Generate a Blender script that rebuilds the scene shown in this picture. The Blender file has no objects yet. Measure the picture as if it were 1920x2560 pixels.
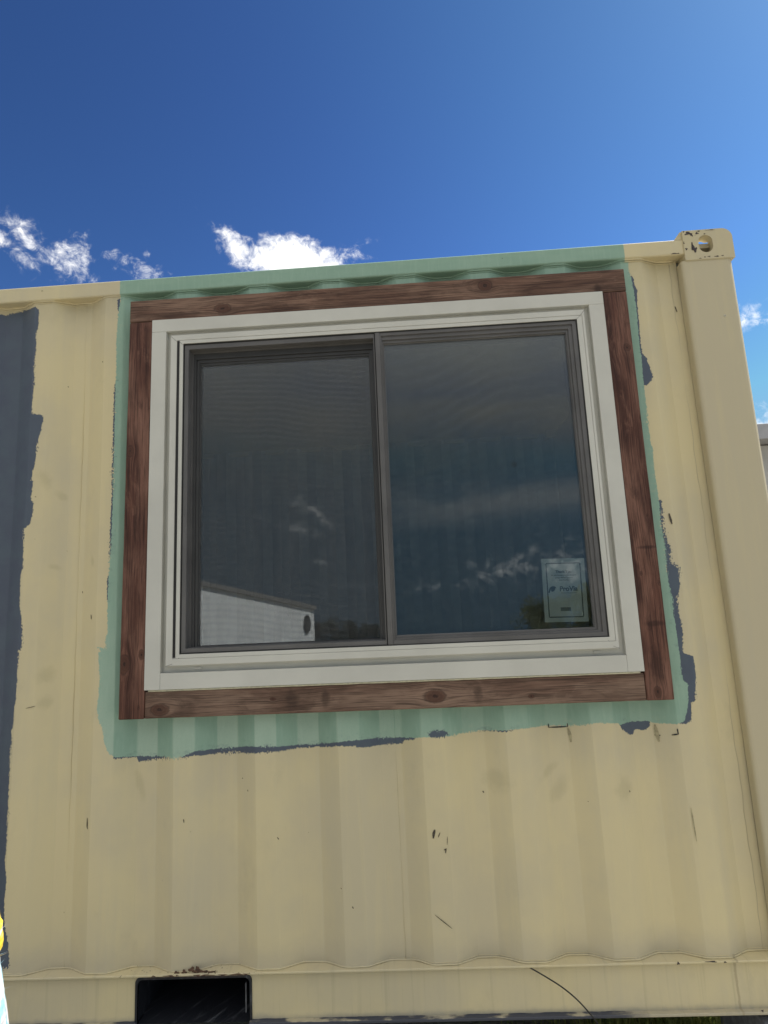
import bpy, bmesh, math, random
import numpy as np
from mathutils import Vector, Matrix
from mathutils import noise as mnoise

random.seed(7)
SC = bpy.context.scene
COL = SC.collection
PI = math.pi

# ------------------------------------------------------------------ camera
CAM = Vector((-1.24414, -2.03930, 1.26536))
cam = bpy.data.cameras.new('camera')
cam.sensor_fit = 'HORIZONTAL'
cam.sensor_width = 36.0
cam.lens = 27.733
cam.clip_start = 0.02
cam.clip_end = 3000
camo = bpy.data.objects.new('camera', cam)
COL.objects.link(camo)
_m = (Matrix.Rotation(0.0407175, 3, 'Z') @ Matrix.Rotation(1.7350173, 3, 'X') @ Matrix.Rotation(-0.0493652, 3, 'Z'))
camo.matrix_world = Matrix.Translation(CAM) @ _m.to_4x4()
SC.camera = camo

# ------------------------------------------------------------------ sun, exposure
SUN_AZ = math.radians(64)      # from +Y towards +X
SUN_EL = math.radians(53)
SUN_STRENGTH = 5.0
SKY_STRENGTH = 0.058
sun = bpy.data.lights.new('sun', 'SUN')
sun.energy = SUN_STRENGTH
sun.angle = math.radians(0.5)
sun.color = (1.0, 0.95, 0.88)
suno = bpy.data.objects.new('sun', sun)
COL.objects.link(suno)
sdir = Vector((math.sin(SUN_AZ)*math.cos(SUN_EL), math.cos(SUN_AZ)*math.cos(SUN_EL), math.sin(SUN_EL)))
suno.rotation_euler = sdir.to_track_quat('Z', 'Y').to_euler()
suno.location = sdir*30
SC.view_settings.view_transform = 'Standard'
SC.view_settings.look = 'None'
SC.view_settings.exposure = 1.08
SC.view_settings.gamma = 1.0
SC.view_settings.use_curve_mapping = False

# ------------------------------------------------------------------ node expression helper
class X:
    """a float or vector socket of one node tree, with arithmetic"""
    def __init__(s, t, sock): s.t = t; s.s = sock
    def _m(s, op, *a, clamp=False):
        n = s.t.nodes.new('ShaderNodeMath'); n.operation = op; n.use_clamp = clamp
        for i, v in enumerate((s,)+a):
            if isinstance(v, X): s.t.links.new(v.s, n.inputs[i])
            else: n.inputs[i].default_value = float(v)
        return X(s.t, n.outputs[0])
    def __add__(s, o): return s._m('ADD', o)
    __radd__ = __add__
    def __sub__(s, o): return s._m('SUBTRACT', o)
    def __rsub__(s, o): return (s*-1.0)+o
    def __mul__(s, o): return s._m('MULTIPLY', o)
    __rmul__ = __mul__
    def __truediv__(s, o): return s._m('DIVIDE', o)
    def min(s, o): return s._m('MINIMUM', o)
    def max(s, o): return s._m('MAXIMUM', o)
    def abs(s): return s._m('ABSOLUTE')
    def sin(s): return s._m('SINE')
    def sqrt(s): return s._m('SQRT')
    def pow(s, o): return s._m('POWER', o)
    def exp(s): return s._m('EXPONENT')
    def clamp(s): return s._m('ADD', 0.0, clamp=True)
    def step(s, a, b):
        n = s.t.nodes.new('ShaderNodeMapRange'); n.interpolation_type = 'SMOOTHSTEP'
        s.t.links.new(s.s, n.inputs['Value'])
        n.inputs['From Min'].default_value = a; n.inputs['From Max'].default_value = b
        return X(s.t, n.outputs['Result'])

class Tree:
    def __init__(s, name, world=False):
        s.world = world
        if world:
            s.id = bpy.data.worlds.new(name)
        else:
            s.id = bpy.data.materials.new(name)
        s.id.use_nodes = True
        s.t = s.id.node_tree
        s.t.nodes.clear()
        s.out = s.t.nodes.new('ShaderNodeOutputWorld' if world else 'ShaderNodeOutputMaterial')
    def node(s, typ, **kw):
        n = s.t.nodes.new(typ)
        for k, v in kw.items(): setattr(n, k, v)
        return n
    def link(s, a, b): s.t.links.new(a.s if isinstance(a, X) else a, b)
    def set(s, n, key, v):
        if isinstance(v, X): s.t.links.new(v.s, n.inputs[key])
        elif hasattr(v, 'is_linked'): s.t.links.new(v, n.inputs[key])
        else: n.inputs[key].default_value = v
    def pos(s):
        if not hasattr(s, '_p'):
            if s.world: g = s.node('ShaderNodeTexCoord').outputs['Generated']
            else: g = s.node('ShaderNodeNewGeometry').outputs['Position']
            s._p = g
        return s._p
    def obj(s): return s.node('ShaderNodeTexCoord').outputs['Object']
    def split(s, v):
        n = s.node('ShaderNodeSeparateXYZ'); s.link(v, n.inputs[0])
        return [X(s.t, o) for o in n.outputs]
    def comb(s, a, b, c):
        n = s.node('ShaderNodeCombineXYZ')
        for i, v in enumerate((a, b, c)): s.set(n, i, v)
        return n.outputs[0]
    def scale(s, v, k, off=(0, 0, 0)):
        n = s.node('ShaderNodeMapping'); s.link(v, n.inputs[0]); n.inputs['Scale'].default_value = k; n.inputs['Location'].default_value = off
        return n.outputs[0]
    def noise(s, v, sc=5, det=3, rough=.5, dist=0, color=False):
        n = s.node('ShaderNodeTexNoise'); s.link(v, n.inputs['Vector'])
        n.inputs['Scale'].default_value = sc; n.inputs['Detail'].default_value = det
        n.inputs['Roughness'].default_value = rough; n.inputs['Distortion'].default_value = dist
        return n.outputs['Color'] if color else X(s.t, n.outputs[0])
    def vor(s, v, sc=5, feat='F1'):
        n = s.node('ShaderNodeTexVoronoi'); n.feature = feat; s.link(v, n.inputs['Vector']); n.inputs['Scale'].default_value = sc
        return X(s.t, n.outputs['Distance'])
    def attr(s, name):
        n = s.node('ShaderNodeAttribute'); n.attribute_name = name
        return X(s.t, n.outputs['Fac'])
    def mix(s, f, a, b):
        n = s.node('ShaderNodeMix', data_type='RGBA')
        s.set(n, 0, f)
        for k, v in ((6, a), (7, b)):
            if isinstance(v, (tuple, list)): n.inputs[k].default_value = (*v[:3], 1)
            else: s.link(v, n.inputs[k])
        return n.outputs[2]
    def mul(s, col, f):
        n = s.node('ShaderNodeVectorMath', operation='SCALE'); s.link(col, n.inputs[0]); s.set(n, 'Scale', f)
        return n.outputs[0]
    def bump(s, h, strength=.3, dist=.002):
        n = s.node('ShaderNodeBump'); s.link(h, n.inputs['Height'])
        n.inputs['Strength'].default_value = strength; n.inputs['Distance'].default_value = dist
        return n.outputs[0]
    def bsdf(s, col, rough=.5, metal=0, normal=None, spec=.5, **kw):
        b = s.node('ShaderNodeBsdfPrincipled')
        if isinstance(col, (tuple, list)): b.inputs['Base Color'].default_value = (*col[:3], 1)
        else: s.link(col, b.inputs['Base Color'])
        s.set(b, 'Roughness', rough); b.inputs['Metallic'].default_value = metal
        b.inputs['Specular IOR Level'].default_value = spec
        if normal is not None: s.link(normal, b.inputs['Normal'])
        s.link(b.outputs[0], s.out.inputs[0])
        return b

# ------------------------------------------------------------------ world: clear sky with drifting cumulus
def make_world():
    T = Tree('World', world=True)
    SC.world = T.id
    sky = T.node('ShaderNodeTexSky', sky_type='NISHITA')
    sky.sun_disc = False
    sky.sun_elevation = SUN_EL
    sky.sun_rotation = SUN_AZ
    sky.altitude = 1200
    sky.air_density = 1.0
    sky.dust_density = 0.6
    sky.ozone_density = 1.2
    d = T.pos()
    x, y, z = T.split(d)
    T.link(T.comb(x, y, z.abs().max(.05)), sky.inputs[0])
    el = z._m('ARCSINE')*57.2958
    az = x._m('ARCTAN2', y)*57.2958            # 0 = straight over the container
    baz = x._m('ARCTAN2', y*-1.0)*57.2958      # 0 = straight behind the photographer
    warp = T.noise(T.scale(d, (1, 1, 1)), 9, 4, .6)
    n1 = T.noise(T.scale(d, (1, 1, 1.4)), 17, 12, .66, .75)
    n2 = T.noise(T.scale(d, (1, 1, 1.1), (3, 1, 7)), 60, 8, .68, .5)
    fb = n1*.52+n2*.48-.5
    def blob(a, a0, e0, ra, re, rot=0, k=1.0):
        c, s_ = math.cos(math.radians(rot)), math.sin(math.radians(rot))
        da = a-a0; de = el-e0
        u = (da*c+de*s_)/ra; v = (de*c-da*s_)/re
        return (1.0-(u*u+v*v).sqrt())*k
    front = [(-35.4, 31.6, 3.0, 1.25, -22), (-32.2, 30.3, 2.6, 1.3, -22), (-36.8, 30.4, 3.0, 1.0, -25), (-31.0, 30.9, 1.8, 1.5, 20),
             (-27.3, 31.0, 2.0, .8, -12), (-24.9, 30.4, 2.0, .95, -8), (-24.8, 31.8, .8, .5, 30),
             (-10.6, 32.4, 6.8, 2.4, -5, 3.6), (-15.3, 33.0, 3.6, 1.7, -10, 1.7), (-17.6, 34.3, 2.2, .9, -25), (-16.2, 32.5, 2.2, 1.0, -18), (-5.2, 32.8, 2.8, 1.1, 12),
             (30.9, 21.8, 2.4, 1.2, 8), (32.8, 13.2, 5.0, 2.3, 0, 1.6), (37, 18.0, 2.5, 1.0, 0)]
    back = [(-9.6, 9.9, 2.4, .9, -35, .75), (-7.8, 8.6, 1.6, .6, -20, .75), (-11.8, 8.6, 3.2, .7, -18, .75), (-8.2, 4.9, 1.7, .55, -15, .75),
            (-4.0, 2.6, 3.0, .9, 0, .75), (9.5, 3.4, 5.5, 1.7, 12, .75), (15.0, 3.4, 5, 2.4, 0, .75), (1.5, 1.9, 2.6, .8, 0, .75)]
    m = None
    for b in front:
        q = blob(az, *b); m = q if m is None else m.max(q)
    for b in back:
        q = blob(baz, *b); m = m.max(q)
    a1 = (m*.80+fb*5.2).step(.0, 1.45).pow(1.35)*m.step(-.85, .1)
    # general fair-weather cloud low over the horizon, away from the named ones
    far = T.noise(T.scale(d, (1, 1, 2.6), (5, 2, 0)), 5.5, 10, .6, .4)
    low = el.step(-2, 6)*(1.0-el.step(12, 27))*az.abs().step(40, 52)*baz.abs().step(24, 34)
    a2 = (far-.52).step(.0, .16)*low
    # thin grey altostratus sheet and a ragged band in the sky behind the photographer
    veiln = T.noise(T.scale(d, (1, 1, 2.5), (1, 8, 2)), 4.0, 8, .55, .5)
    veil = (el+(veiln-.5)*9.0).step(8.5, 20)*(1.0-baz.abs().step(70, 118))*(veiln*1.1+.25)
    band = (1.0-((el-9.6-(veiln-.5)*5.0)/2.3).abs()).step(-.2, .9)*(baz.step(-7, 3))*(1.0-baz.step(35, 60))*(veiln+fb*.5).step(.2, .7)
    # sky colour, a touch deeper than the raw model
    hs = T.node('ShaderNodeGamma'); hs.inputs[1].default_value = 1.75
    T.link(T.mul(sky.outputs[0], .25), hs.inputs[0])
    sc0 = T.mul(hs.outputs[0], 4.0)
    cs = x*sdir.x+y*sdir.y+z*sdir.z
    cap = T.mix(cs.step(-.35, .95), (1.22, 1.70, 2.25), (2.1, 4.1, 6.4))
    mn = T.node('ShaderNodeVectorMath', operation='MINIMUM'); T.link(sc0, mn.inputs[0]); T.link(cap, mn.inputs[1])
    tn = T.node('ShaderNodeVectorMath', operation='MULTIPLY'); T.link(mn.outputs[0], tn.inputs[0]); T.link(T.mix(cs.step(.62, .98), (.95, 1.08, 1.10), (1.06, 1.30, 1.09)), tn.inputs[1])
    skyc = tn.outputs[0]
    ccol = T.mix((fb+.5).step(.25, .6), (7.2, 7.4, 7.9), (11.5, 11.4, 11.2))
    vcol = T.mix(el.step(10, 44), (2.5, 2.5, 2.45), (7.6, 7.5, 7.2))  # veil brightened overhead, out of view, to light the shaded wall
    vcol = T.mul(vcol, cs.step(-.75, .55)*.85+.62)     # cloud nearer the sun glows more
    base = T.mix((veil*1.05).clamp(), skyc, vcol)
    base = T.mix((band*.5).clamp(), base, (6.5, 6.3, 6.1))
    c = T.mix(a2*.8, base, (8.0, 8.1, 8.3))
    c = T.mix(a1, c, ccol)
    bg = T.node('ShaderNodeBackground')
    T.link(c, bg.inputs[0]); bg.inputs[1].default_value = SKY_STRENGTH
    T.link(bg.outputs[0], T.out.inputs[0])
make_world()

# ------------------------------------------------------------------ object helpers
def link(name, me, mat=None, parent=None, kind=None, label=None, smooth=False):
    o = bpy.data.objects.new(name, me); COL.objects.link(o)
    if mat is not None:
        for m_ in (mat if isinstance(mat, (list, tuple)) else [mat]): me.materials.append(m_)
    if parent is not None: o.parent = parent
    if kind: o['kind'] = kind
    if label: o['label'] = label
    if smooth: me.polygons.foreach_set('use_smooth', [True]*len(me.polygons))
    return o
def bmobj(name, bm, mat=None, parent=None, **kw):
    bmesh.ops.recalc_face_normals(bm, faces=bm.faces)
    me = bpy.data.meshes.new(name); bm.to_mesh(me); bm.free()
    return link(name, me, mat, parent, **kw)
def thing(name, label, cat, loc=(0, 0, 0), group=None):
    o = bpy.data.objects.new(name, None); COL.objects.link(o)
    o.location = loc; o.empty_display_size = .1
    o['label'] = label; o['category'] = cat
    if group: o['group'] = group
    return o
def tag(o, label, cat, group=None):
    o['label'] = label; o['category'] = cat
    if group: o['group'] = group
    return o
def add_box(bm, x0, x1, y0, y1, z0, z1, bevel=0, seg=2):
    r = bmesh.ops.create_cube(bm, size=1)
    vs = r['verts']
    for v in vs:
        v.co = Vector(((x0+x1)/2+v.co.x*(x1-x0), (y0+y1)/2+v.co.y*(y1-y0), (z0+z1)/2+v.co.z*(z1-z0)))
    if bevel:
        es = list({e for v in vs for e in v.link_edges})
        bmesh.ops.bevel(bm, geom=es, offset=bevel, segments=seg, profile=.5, affect='EDGES')
def box(name, x0, x1, y0, y1, z0, z1, mat, parent=None, bevel=0, seg=2, xf=None, **kw):
    bm = bmesh.new(); add_box(bm, x0, x1, y0, y1, z0, z1, bevel, seg)
    if xf:
        for v in bm.verts: v.co = xf(v.co)
    return bmobj(name, bm, mat, parent, **kw)
def add_tube(bm, pts, r, n=8):
    pts = [Vector(p) for p in pts]; rings = []
    for i, p in enumerate(pts):
        t = (pts[min(i+1, len(pts)-1)]-pts[max(i-1, 0)]).normalized()
        a = t.cross(Vector((0.13, .2, 1))).normalized(); b = t.cross(a)
        rr = r[i] if isinstance(r, (list, tuple)) else r
        rings.append([bm.verts.new(p+(a*math.cos(2*PI*k/n)+b*math.sin(2*PI*k/n))*rr) for k in range(n)])
    for A, B in zip(rings, rings[1:]):
        for k in range(n): bm.faces.new((A[k], A[(k+1) % n], B[(k+1) % n], B[k]))
    bm.faces.new(rings[0]); bm.faces.new(rings[-1])
def prism(bm, outline, y0, y1):
    """outline in (x, z), extruded along y"""
    a = [bm.verts.new((x, y0, z)) for x, z in outline]; b = [bm.verts.new((x, y1, z)) for x, z in outline]
    bm.faces.new(a); bm.faces.new(b[::-1]); n = len(a)
    for i in range(n): bm.faces.new((a[i], a[(i+1) % n], b[(i+1) % n], b[i]))
def boolean(base, cutters, bevel=0):
    """base and cutters are bmeshes; returns a mesh"""
    def tmp(bm):
        bmesh.ops.recalc_face_normals(bm, faces=bm.faces)
        me = bpy.data.meshes.new('t'); bm.to_mesh(me); bm.free()
        o = bpy.data.objects.new('t', me); COL.objects.link(o); return o
    b = tmp(base); cs = [tmp(c) for c in cutters]
    for c in cs:
        m_ = b.modifiers.new('b', 'BOOLEAN'); m_.operation = 'DIFFERENCE'; m_.object = c; m_.solver = 'EXACT'
    if bevel:
        m_ = b.modifiers.new('v', 'BEVEL'); m_.width = bevel; m_.segments = 2; m_.limit_method = 'ANGLE'; m_.angle_limit = math.radians(50)
    dg = bpy.context.evaluated_depsgraph_get(); dg.update()
    me = bpy.data.meshes.new_from_object(b.evaluated_get(dg))
    for o in [b]+cs: bpy.data.objects.remove(o)
    return me
def smoothstep(a, b, x):
    t = min(1, max(0, (x-a)/(b-a))); return t*t*(3-2*t)

# ------------------------------------------------------------------ paint outlines on the container side, metres along the wall and above its base
SLATE_LEFT = [(-3.423, 2.49), (-2.776, 2.474), (-2.699, 2.489), (-2.661, 2.482), (-2.63, 2.481), (-2.615, 2.467), (-2.614, 2.399), (-2.622, 2.365), (-2.619, 2.324), (-2.623, 2.226), (-2.619, 2.194), (-2.623, 2.127), (-2.624, 2.052), (-2.584, 2.045), (-2.578, 2.035), (-2.587, 1.974), (-2.596, 1.945), (-2.601, 1.871), (-2.614, 1.796), (-2.606, 1.792), (-2.611, 1.722), (-2.601, 1.718), (-2.6, 1.68), (-2.609, 1.632), (-2.632, 1.619), (-2.63, 1.554), (-2.627, 1.479), (-2.635, 1.456), (-2.636, 1.422), (-2.632, 1.341), (-2.624, 1.306), (-2.617, 1.253), (-2.617, 1.197), (-2.626, 1.19), (-2.628, 1.116), (-2.628, 1.017), (-2.634, 0.989), (-2.636, 0.932), (-2.644, 0.921), (-2.638, 0.893), (-2.642, 0.847), (-2.641, 0.776), (-2.639, 0.71), (-2.636, 0.529), (-2.64, 0.508), (-2.627, 0.45), (-2.632, 0.395), (-2.627, 0.318), (-2.611, 0.263), (-2.604, 0.192), (-2.641, 0.186), (-3.178, 0.175)]
GREEN = [(-2.299, 2.743), (-2.294, 2.506), (-2.296, 2.479), (-2.303, 2.425), (-2.307, 2.328), (-2.305, 2.198), (-2.306, 2.137), (-2.306, 2.027), (-2.306, 1.861), (-2.305, 1.699), (-2.307, 1.6), (-2.307, 1.536), (-2.31, 1.498), (-2.313, 1.42), (-2.314, 1.306), (-2.311, 1.231), (-2.318, 1.217), (-2.318, 1.18), (-2.334, 1.185), (-2.348, 1.188), (-2.334, 1.173), (-2.342, 1.168), (-2.337, 1.104), (-2.335, 1.085), (-2.338, 1.013), (-2.341, 0.977), (-2.332, 0.934), (-2.321, 0.919), (-2.314, 0.873), (-2.301, 0.839), (-2.274, 0.819), (-2.214, 0.815), (-2.144, 0.812), (-2.095, 0.812), (-2.075, 0.807), (-2.05, 0.813), (-2.001, 0.83), (-1.932, 0.829), (-1.873, 0.831), (-1.809, 0.838), (-1.75, 0.836), (-1.677, 0.831), (-1.604, 0.83), (-1.536, 0.839), (-1.459, 0.846), (-1.338, 0.841), (-1.261, 0.842), (-1.232, 0.845), (-1.146, 0.843), (-1.098, 0.847), (-1.05, 0.852), (-0.981, 0.855), (-0.907, 0.86), (-0.821, 0.86), (-0.754, 0.857), (-0.707, 0.86), (-0.674, 0.868), (-0.595, 0.863), (-0.589, 0.856), (-0.538, 0.861), (-0.484, 0.861), (-0.474, 0.854), (-0.414, 0.853), (-0.385, 0.86), (-0.374, 0.891), (-0.364, 0.925), (-0.359, 0.98), (-0.372, 0.988), (-0.376, 1.014), (-0.373, 1.06), (-0.374, 1.109), (-0.375, 1.175), (-0.377, 1.206), (-0.374, 1.26), (-0.38, 1.311), (-0.38, 1.362), (-0.375, 1.431), (-0.378, 1.466), (-0.381, 1.509), (-0.378, 1.572), (-0.377, 1.622), (-0.379, 1.698), (-0.377, 1.753), (-0.374, 1.773), (-0.38, 1.796), (-0.38, 1.839), (-0.38, 1.873), (-0.379, 1.94), (-0.378, 1.997), (-0.378, 2.042), (-0.375, 2.11), (-0.376, 2.162), (-0.374, 2.226), (-0.371, 2.303), (-0.372, 2.356), (-0.373, 2.4), (-0.376, 2.436), (-0.379, 2.465), (-0.378, 2.506), (-0.39, 2.57), (-0.372, 2.752)]
SLATES = [[(-0.379, 2.448), (-0.368, 2.428), (-0.368, 2.399), (-0.358, 2.38), (-0.365, 2.331), (-0.367, 2.284), (-0.368, 2.232), (-0.371, 2.169), (-0.369, 2.127), (-0.359, 2.116), (-0.348, 2.074), (-0.343, 2.039), (-0.36, 2.016), (-0.372, 2.009), (-0.389, 2.012), (-0.417, 2.268)], [(-0.383, 1.596), (-0.368, 1.591), (-0.37, 1.547), (-0.373, 1.501), (-0.366, 1.452), (-0.359, 1.423), (-0.365, 1.379), (-0.338, 1.36), (-0.344, 1.295), (-0.358, 1.259), (-0.358, 1.205), (-0.355, 1.141), (-0.363, 1.079), (-0.328, 1.064), (-0.328, 1.009), (-0.343, 0.924), (-0.356, 0.918), (-0.362, 0.866), (-0.379, 0.854), (-0.399, 0.852), (-0.418, 0.891), (-0.389, 1.12)], [(-0.595, 0.866), (-0.586, 0.847), (-0.557, 0.822), (-0.543, 0.821), (-0.536, 0.835), (-0.502, 0.832), (-0.482, 0.846), (-0.484, 0.868), (-0.575, 0.872)], [(-1.06, 0.856), (-1.007, 0.856), (-0.906, 0.864), (-0.907, 0.86), (-0.974, 0.851), (-1.051, 0.848)], [(-2.009, 0.839), (-2.001, 0.816), (-1.972, 0.813), (-1.897, 0.814), (-1.848, 0.814), (-1.75, 0.818), (-1.653, 0.82), (-1.58, 0.822), (-1.541, 0.824), (-1.526, 0.828), (-1.464, 0.827), (-1.45, 0.821), (-1.411, 0.819), (-1.305, 0.821), (-1.302, 0.833), (-1.263, 0.836), (-1.26, 0.846), (-1.445, 0.862), (-1.85, 0.859)], [(-2.281, 0.83), (-2.28, 0.816), (-2.215, 0.812), (-2.209, 0.795), (-2.151, 0.802), (-2.1, 0.809), (-2.027, 0.812), (-2.0, 0.817), (-2.002, 0.832), (-2.216, 0.834)], [(-2.309, 2.487), (-2.295, 2.489), (-2.293, 2.438), (-2.304, 2.439)], [(-2.302, 2.158), (-2.311, 2.138), (-2.312, 2.028), (-2.311, 1.861), (-2.31, 1.7), (-2.313, 1.6), (-2.312, 1.537), (-2.313, 1.498), (-2.3, 1.497)], [(-2.306, 1.46), (-2.318, 1.421), (-2.317, 1.348), (-2.303, 1.347)]]
PATCH = [(-1.217, 0.86), (-1.198, 0.866), (-1.165, 0.865), (-1.152, 0.857), (-1.153, 0.843), (-1.193, 0.843), (-1.216, 0.847)]


# ------------------------------------------------------------------ materials
CREAM = (.625, .540, .328)
CREAM2 = (.54, .478, .328)
GREEN_C = (.270, .405, .320)
SLATE_C = (.082, .106, .140)

def weather(T, p, col, amount=1.0):
    """cream coat: mottling, water streaks and grime, no light in it"""
    big = T.noise(T.scale(p, (1.1, 1, .9)), 1.7, 5, .6)
    col = T.mix(big.step(.35, .66), col, CREAM2)
    streak = T.noise(T.scale(p, (9, 1, .55)), 3.0, 5, .6)
    col = T.mix(streak.step(.48, .72)*.25, col, (.66, .57, .33))
    st2 = T.noise(T.scale(p, (5, 1, .35), (7, 0, 3)), 3.0, 5, .6)
    col = T.mix(st2.step(.5, .72)*.22, col, (.49, .45, .345))
    g = T.noise(T.scale(p, (1, 1, .6), (4, 0, 2)), 6, 8, .7)
    col = T.mix(g.step(.55, .8)*.30*amount, col, (.38, .335, .225))
    sp = T.noise(p, 260, 2, .5)
    col = T.mix(sp.step(.72, .80)*.25, col, (.30, .26, .18))
    return col

STAINS = [(-2.565, 1.80, .028, .05, 25), (-2.51, 1.735, .03, .02, -40), (-2.52, 1.475, .03, .015, -20), (-2.535, 1.10, .04, .045, -30), (-2.53, 1.01, .03, .03, 10),
          (-.83, .72, .05, .02, 40), (-.80, .66, .06, .03, 55), (-2.20, .72, .02, .07, 15), (-1.0, .70, .06, .05, 0), (-.60, .66, .04, .06, 0), (-2.38, 1.49, .012, .03, 10)]
def make_wall_mat(name, mode):
    T = Tree(name)
    p = T.pos(); x, y, z = T.split(p)
    cream = weather(T, p, CREAM if mode != 'plain' else (.54, .475, .33))
    if mode in ('plain', 'casting'): cream = T.mul(cream, .92)
    if mode == 'panel':
        nz = T.noise(p, 26, 5, .65)-.5
        for (sx, sz, rx, rz, an) in STAINS:
            c, s_ = math.cos(math.radians(an)), math.sin(math.radians(an))
            u = ((x-sx)*c+(z-sz)*s_)/rx; v = ((z-sz)*c-(x-sx)*s_)/rz
            f = (1.0-(u*u+v*v).sqrt()+nz*1.1).step(0, .8)
            cream = T.mix(f*.30, cream, (.36, .315, .18))
        # dust line along the bottom weld
        cream = T.mix((1.0-(z+nz*.05).step(.16, .27))*.45, cream, (.37, .34, .28))
        cream = T.mix((z+nz*.1).step(2.36, 2.52)*.35, cream, (.34, .30, .19))
    rag1 = T.noise(T.scale(p, (1, 1, 1)), 95, 5, .7)-.5
    rag2 = T.noise(T.scale(p, (1, 1, .55)), 240, 3, .6)-.5
    rag3 = T.noise(p, 7, 2, .5).step(.52, .66)
    if mode == 'panel':
        sg = T.attr('sd_green'); ss = T.attr('sd_slate'); sp = T.attr('sd_patch')
        green = (sg+rag1*.009+rag2*(.010+rag3*.030)).step(-.0006, .0010)
        slate = (ss+rag1*.012+rag2*(.014+rag3*.040)).step(-.0006, .0010)
        patch = (sp+rag1*.014+rag2*.030).step(-.0006, .0012)
        # roller coat: the green sits thinner on the flats it skipped
        gvar = T.noise(T.scale(p, (1, 1, .5)), 30, 5, .65)
    elif mode == 'rail':
        sg = (x+2.2945).min((x*-1.0)-.3925)
        green = (sg+rag1*.004+rag2*.003).step(-.0006, .0010)
        gvar = T.noise(T.scale(p, (.3, 1, 1)), 20, 5, .65)
        slate = patch = None
    else:
        green = slate = patch = None
    col = cream
    edgechip = None
    if slate is not None:
        scol = T.mix(T.noise(p, 14, 4, .6).step(.3, .7), SLATE_C, (.074, .09, .128))
        col = T.mix(slate, col, scol)
    if green is not None:
        gcol = T.mix(gvar.step(.25, .75), GREEN_C, (.235, .372, .292))
        brush = T.noise(T.scale(p, (1, 1, .12)), 90, 4, .65)
        gcol = T.mix(brush.step(.45, .75)*.35, gcol, (.33, .47, .385))
        if mode == 'panel':
            fl = T.attr('flat'); spk = T.noise(p, 210, 4, .7)
            gcol = T.mix(fl*(spk*.8+.35)*(T.noise(p, 3, 2, .5).step(.3, .6)*.6+.4)*(1.0-z.step(.9, 1.5)*.9)*(1.0-x.step(-1.5, -1.2)*.65)*.62, gcol, (.45, .56, .46))
            thin = T.noise(T.scale(p, (.6, 1, 1)), 60, 6, .75)
            gcol = T.mix((1.0-(sg/.030)).clamp()*thin.step(.50, .72)*.5, gcol, T.mix((ss+.012).step(0, .004), (.47, .46, .33), SLATE_C))
        col = T.mix(green, col, gcol)
    if patch is not None: col = T.mix(patch, col, SLATE_C)
    if mode == 'lower':    # bottom rail: rust freckles and run marks
        run = T.noise(T.scale(p, (14, 1, .4), (2, 0, 0)), 3.5, 4, .6)
        col = T.mix(run.step(.52, .72)*.28, col, (.31, .28, .18))
        col = T.mix((1.0-(z+T.noise(p, 30, 4, .6)*.03).step(.035, .06))*.5, col, (.27, .26, .24))
        dn = T.noise(p, 38, 5, .7)
        dn = T.noise(T.scale(p, (.6, 1, 1)), 17, 5, .6)
        drip = ((z*-1.0)+.0268+(dn-.5)*.010).step(-.0005, .001)*(1.0-(x+dn*.3).step(-.55, -.42))
        col = T.mix(drip, col, (.060, .065, .085))
        wf = (1.0-((x+.325+T.noise(p, 30, 3, .6)*.012-.006)/.005).abs()).step(0, .6)
        col = T.mix(wf*.5, col, (.30, .24, .15))
        n = T.noise(p, 70, 6, .75)
        near = (1.0-((x+2.0)/.36).abs()).step(0, .5)*(z-.150).step(-.004, .006)
        col = T.mix((n+near*.07).step(.675, .70)*near, col, (.075, .045, .035))
    if mode == 'casting':
        n = T.noise(p, 48, 5, .7)
        top = (z-2.565).step(0, .024)
        low = (1.0-((z-2.477)/.006).abs()).step(0, 1)
        left = (1.0-((x+.172)/.010).abs()).step(0, 1)
        e = top.max(low).max(left)
        chip = (n+e*.09).step(.70, .712)
        col = T.mix(chip, col, (.062, .045, .045))
    h = T.noise(p, 9, 5, .6)*.6+T.noise(p, 160, 3, .6)*.12
    nor = T.bump(h, .35, .004)
    rough = T.noise(p, 20, 3, .6)*.2+.42
    T.bsdf(col, rough, normal=nor, spec=.35)
    return T.id
M_PANEL = make_wall_mat('container_side_paint', 'panel')
M_RAIL = make_wall_mat('top_rail_paint', 'rail')
M_LOWER = make_wall_mat('bottom_rail_paint', 'lower')
M_POST = make_wall_mat('post_paint', 'plain')
M_CAST = make_wall_mat('casting_paint', 'casting')

def simple(name, col, rough=.5, var=.12, sc=12, bump=.15, bd=.001, spec=.5, metal=0, scl=(1, 1, 1)):
    T = Tree(name); p = T.scale(T.pos(), scl)
    n = T.noise(p, sc, 5, .6)
    dark = tuple(c*(1-var*1.6) for c in col); light = tuple(min(1, c*(1+var)) for c in col)
    c = T.mix(n.step(.3, .7), dark, light)
    T.bsdf(c, (n*.2)+(rough-.1), metal, T.bump(T.noise(p, sc*9, 3, .6), bump, bd), spec)
    return T.id
M_VINYL = simple('white_vinyl', (.545, .540, .495), .38, .045, 4, .12, .0006, .5)
M_CAULK = simple('caulk', (.60, .57, .42), .6, .1, 60, .5, .001)
M_BRONZE = simple('dark_grey_vinyl', (.105, .102, .102), .42, .10, 8, .1, .0004, .5)
M_SASH = simple('recess_shade_vinyl', (.040, .040, .041), .45, .10, 8, .1, .0004)  # grey vinyl darkened so the sash carries the shade of its recess
M_GASKET = simple('black_gasket', (.012, .012, .012), .7, .1)
M_INSIDE = simple('inside_paint', (.17, .18, .18), .7, .15, 3)
M_BACK = simple('inside_back_paint', (.60, .64, .66), .7, .15, 3)
M_PLY = simple('plywood_floor', (.16, .11, .07), .7, .2, 5)
M_CONC = simple('concrete', (.16, .165, .18), .9, .25, 20, .7, .004)
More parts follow.
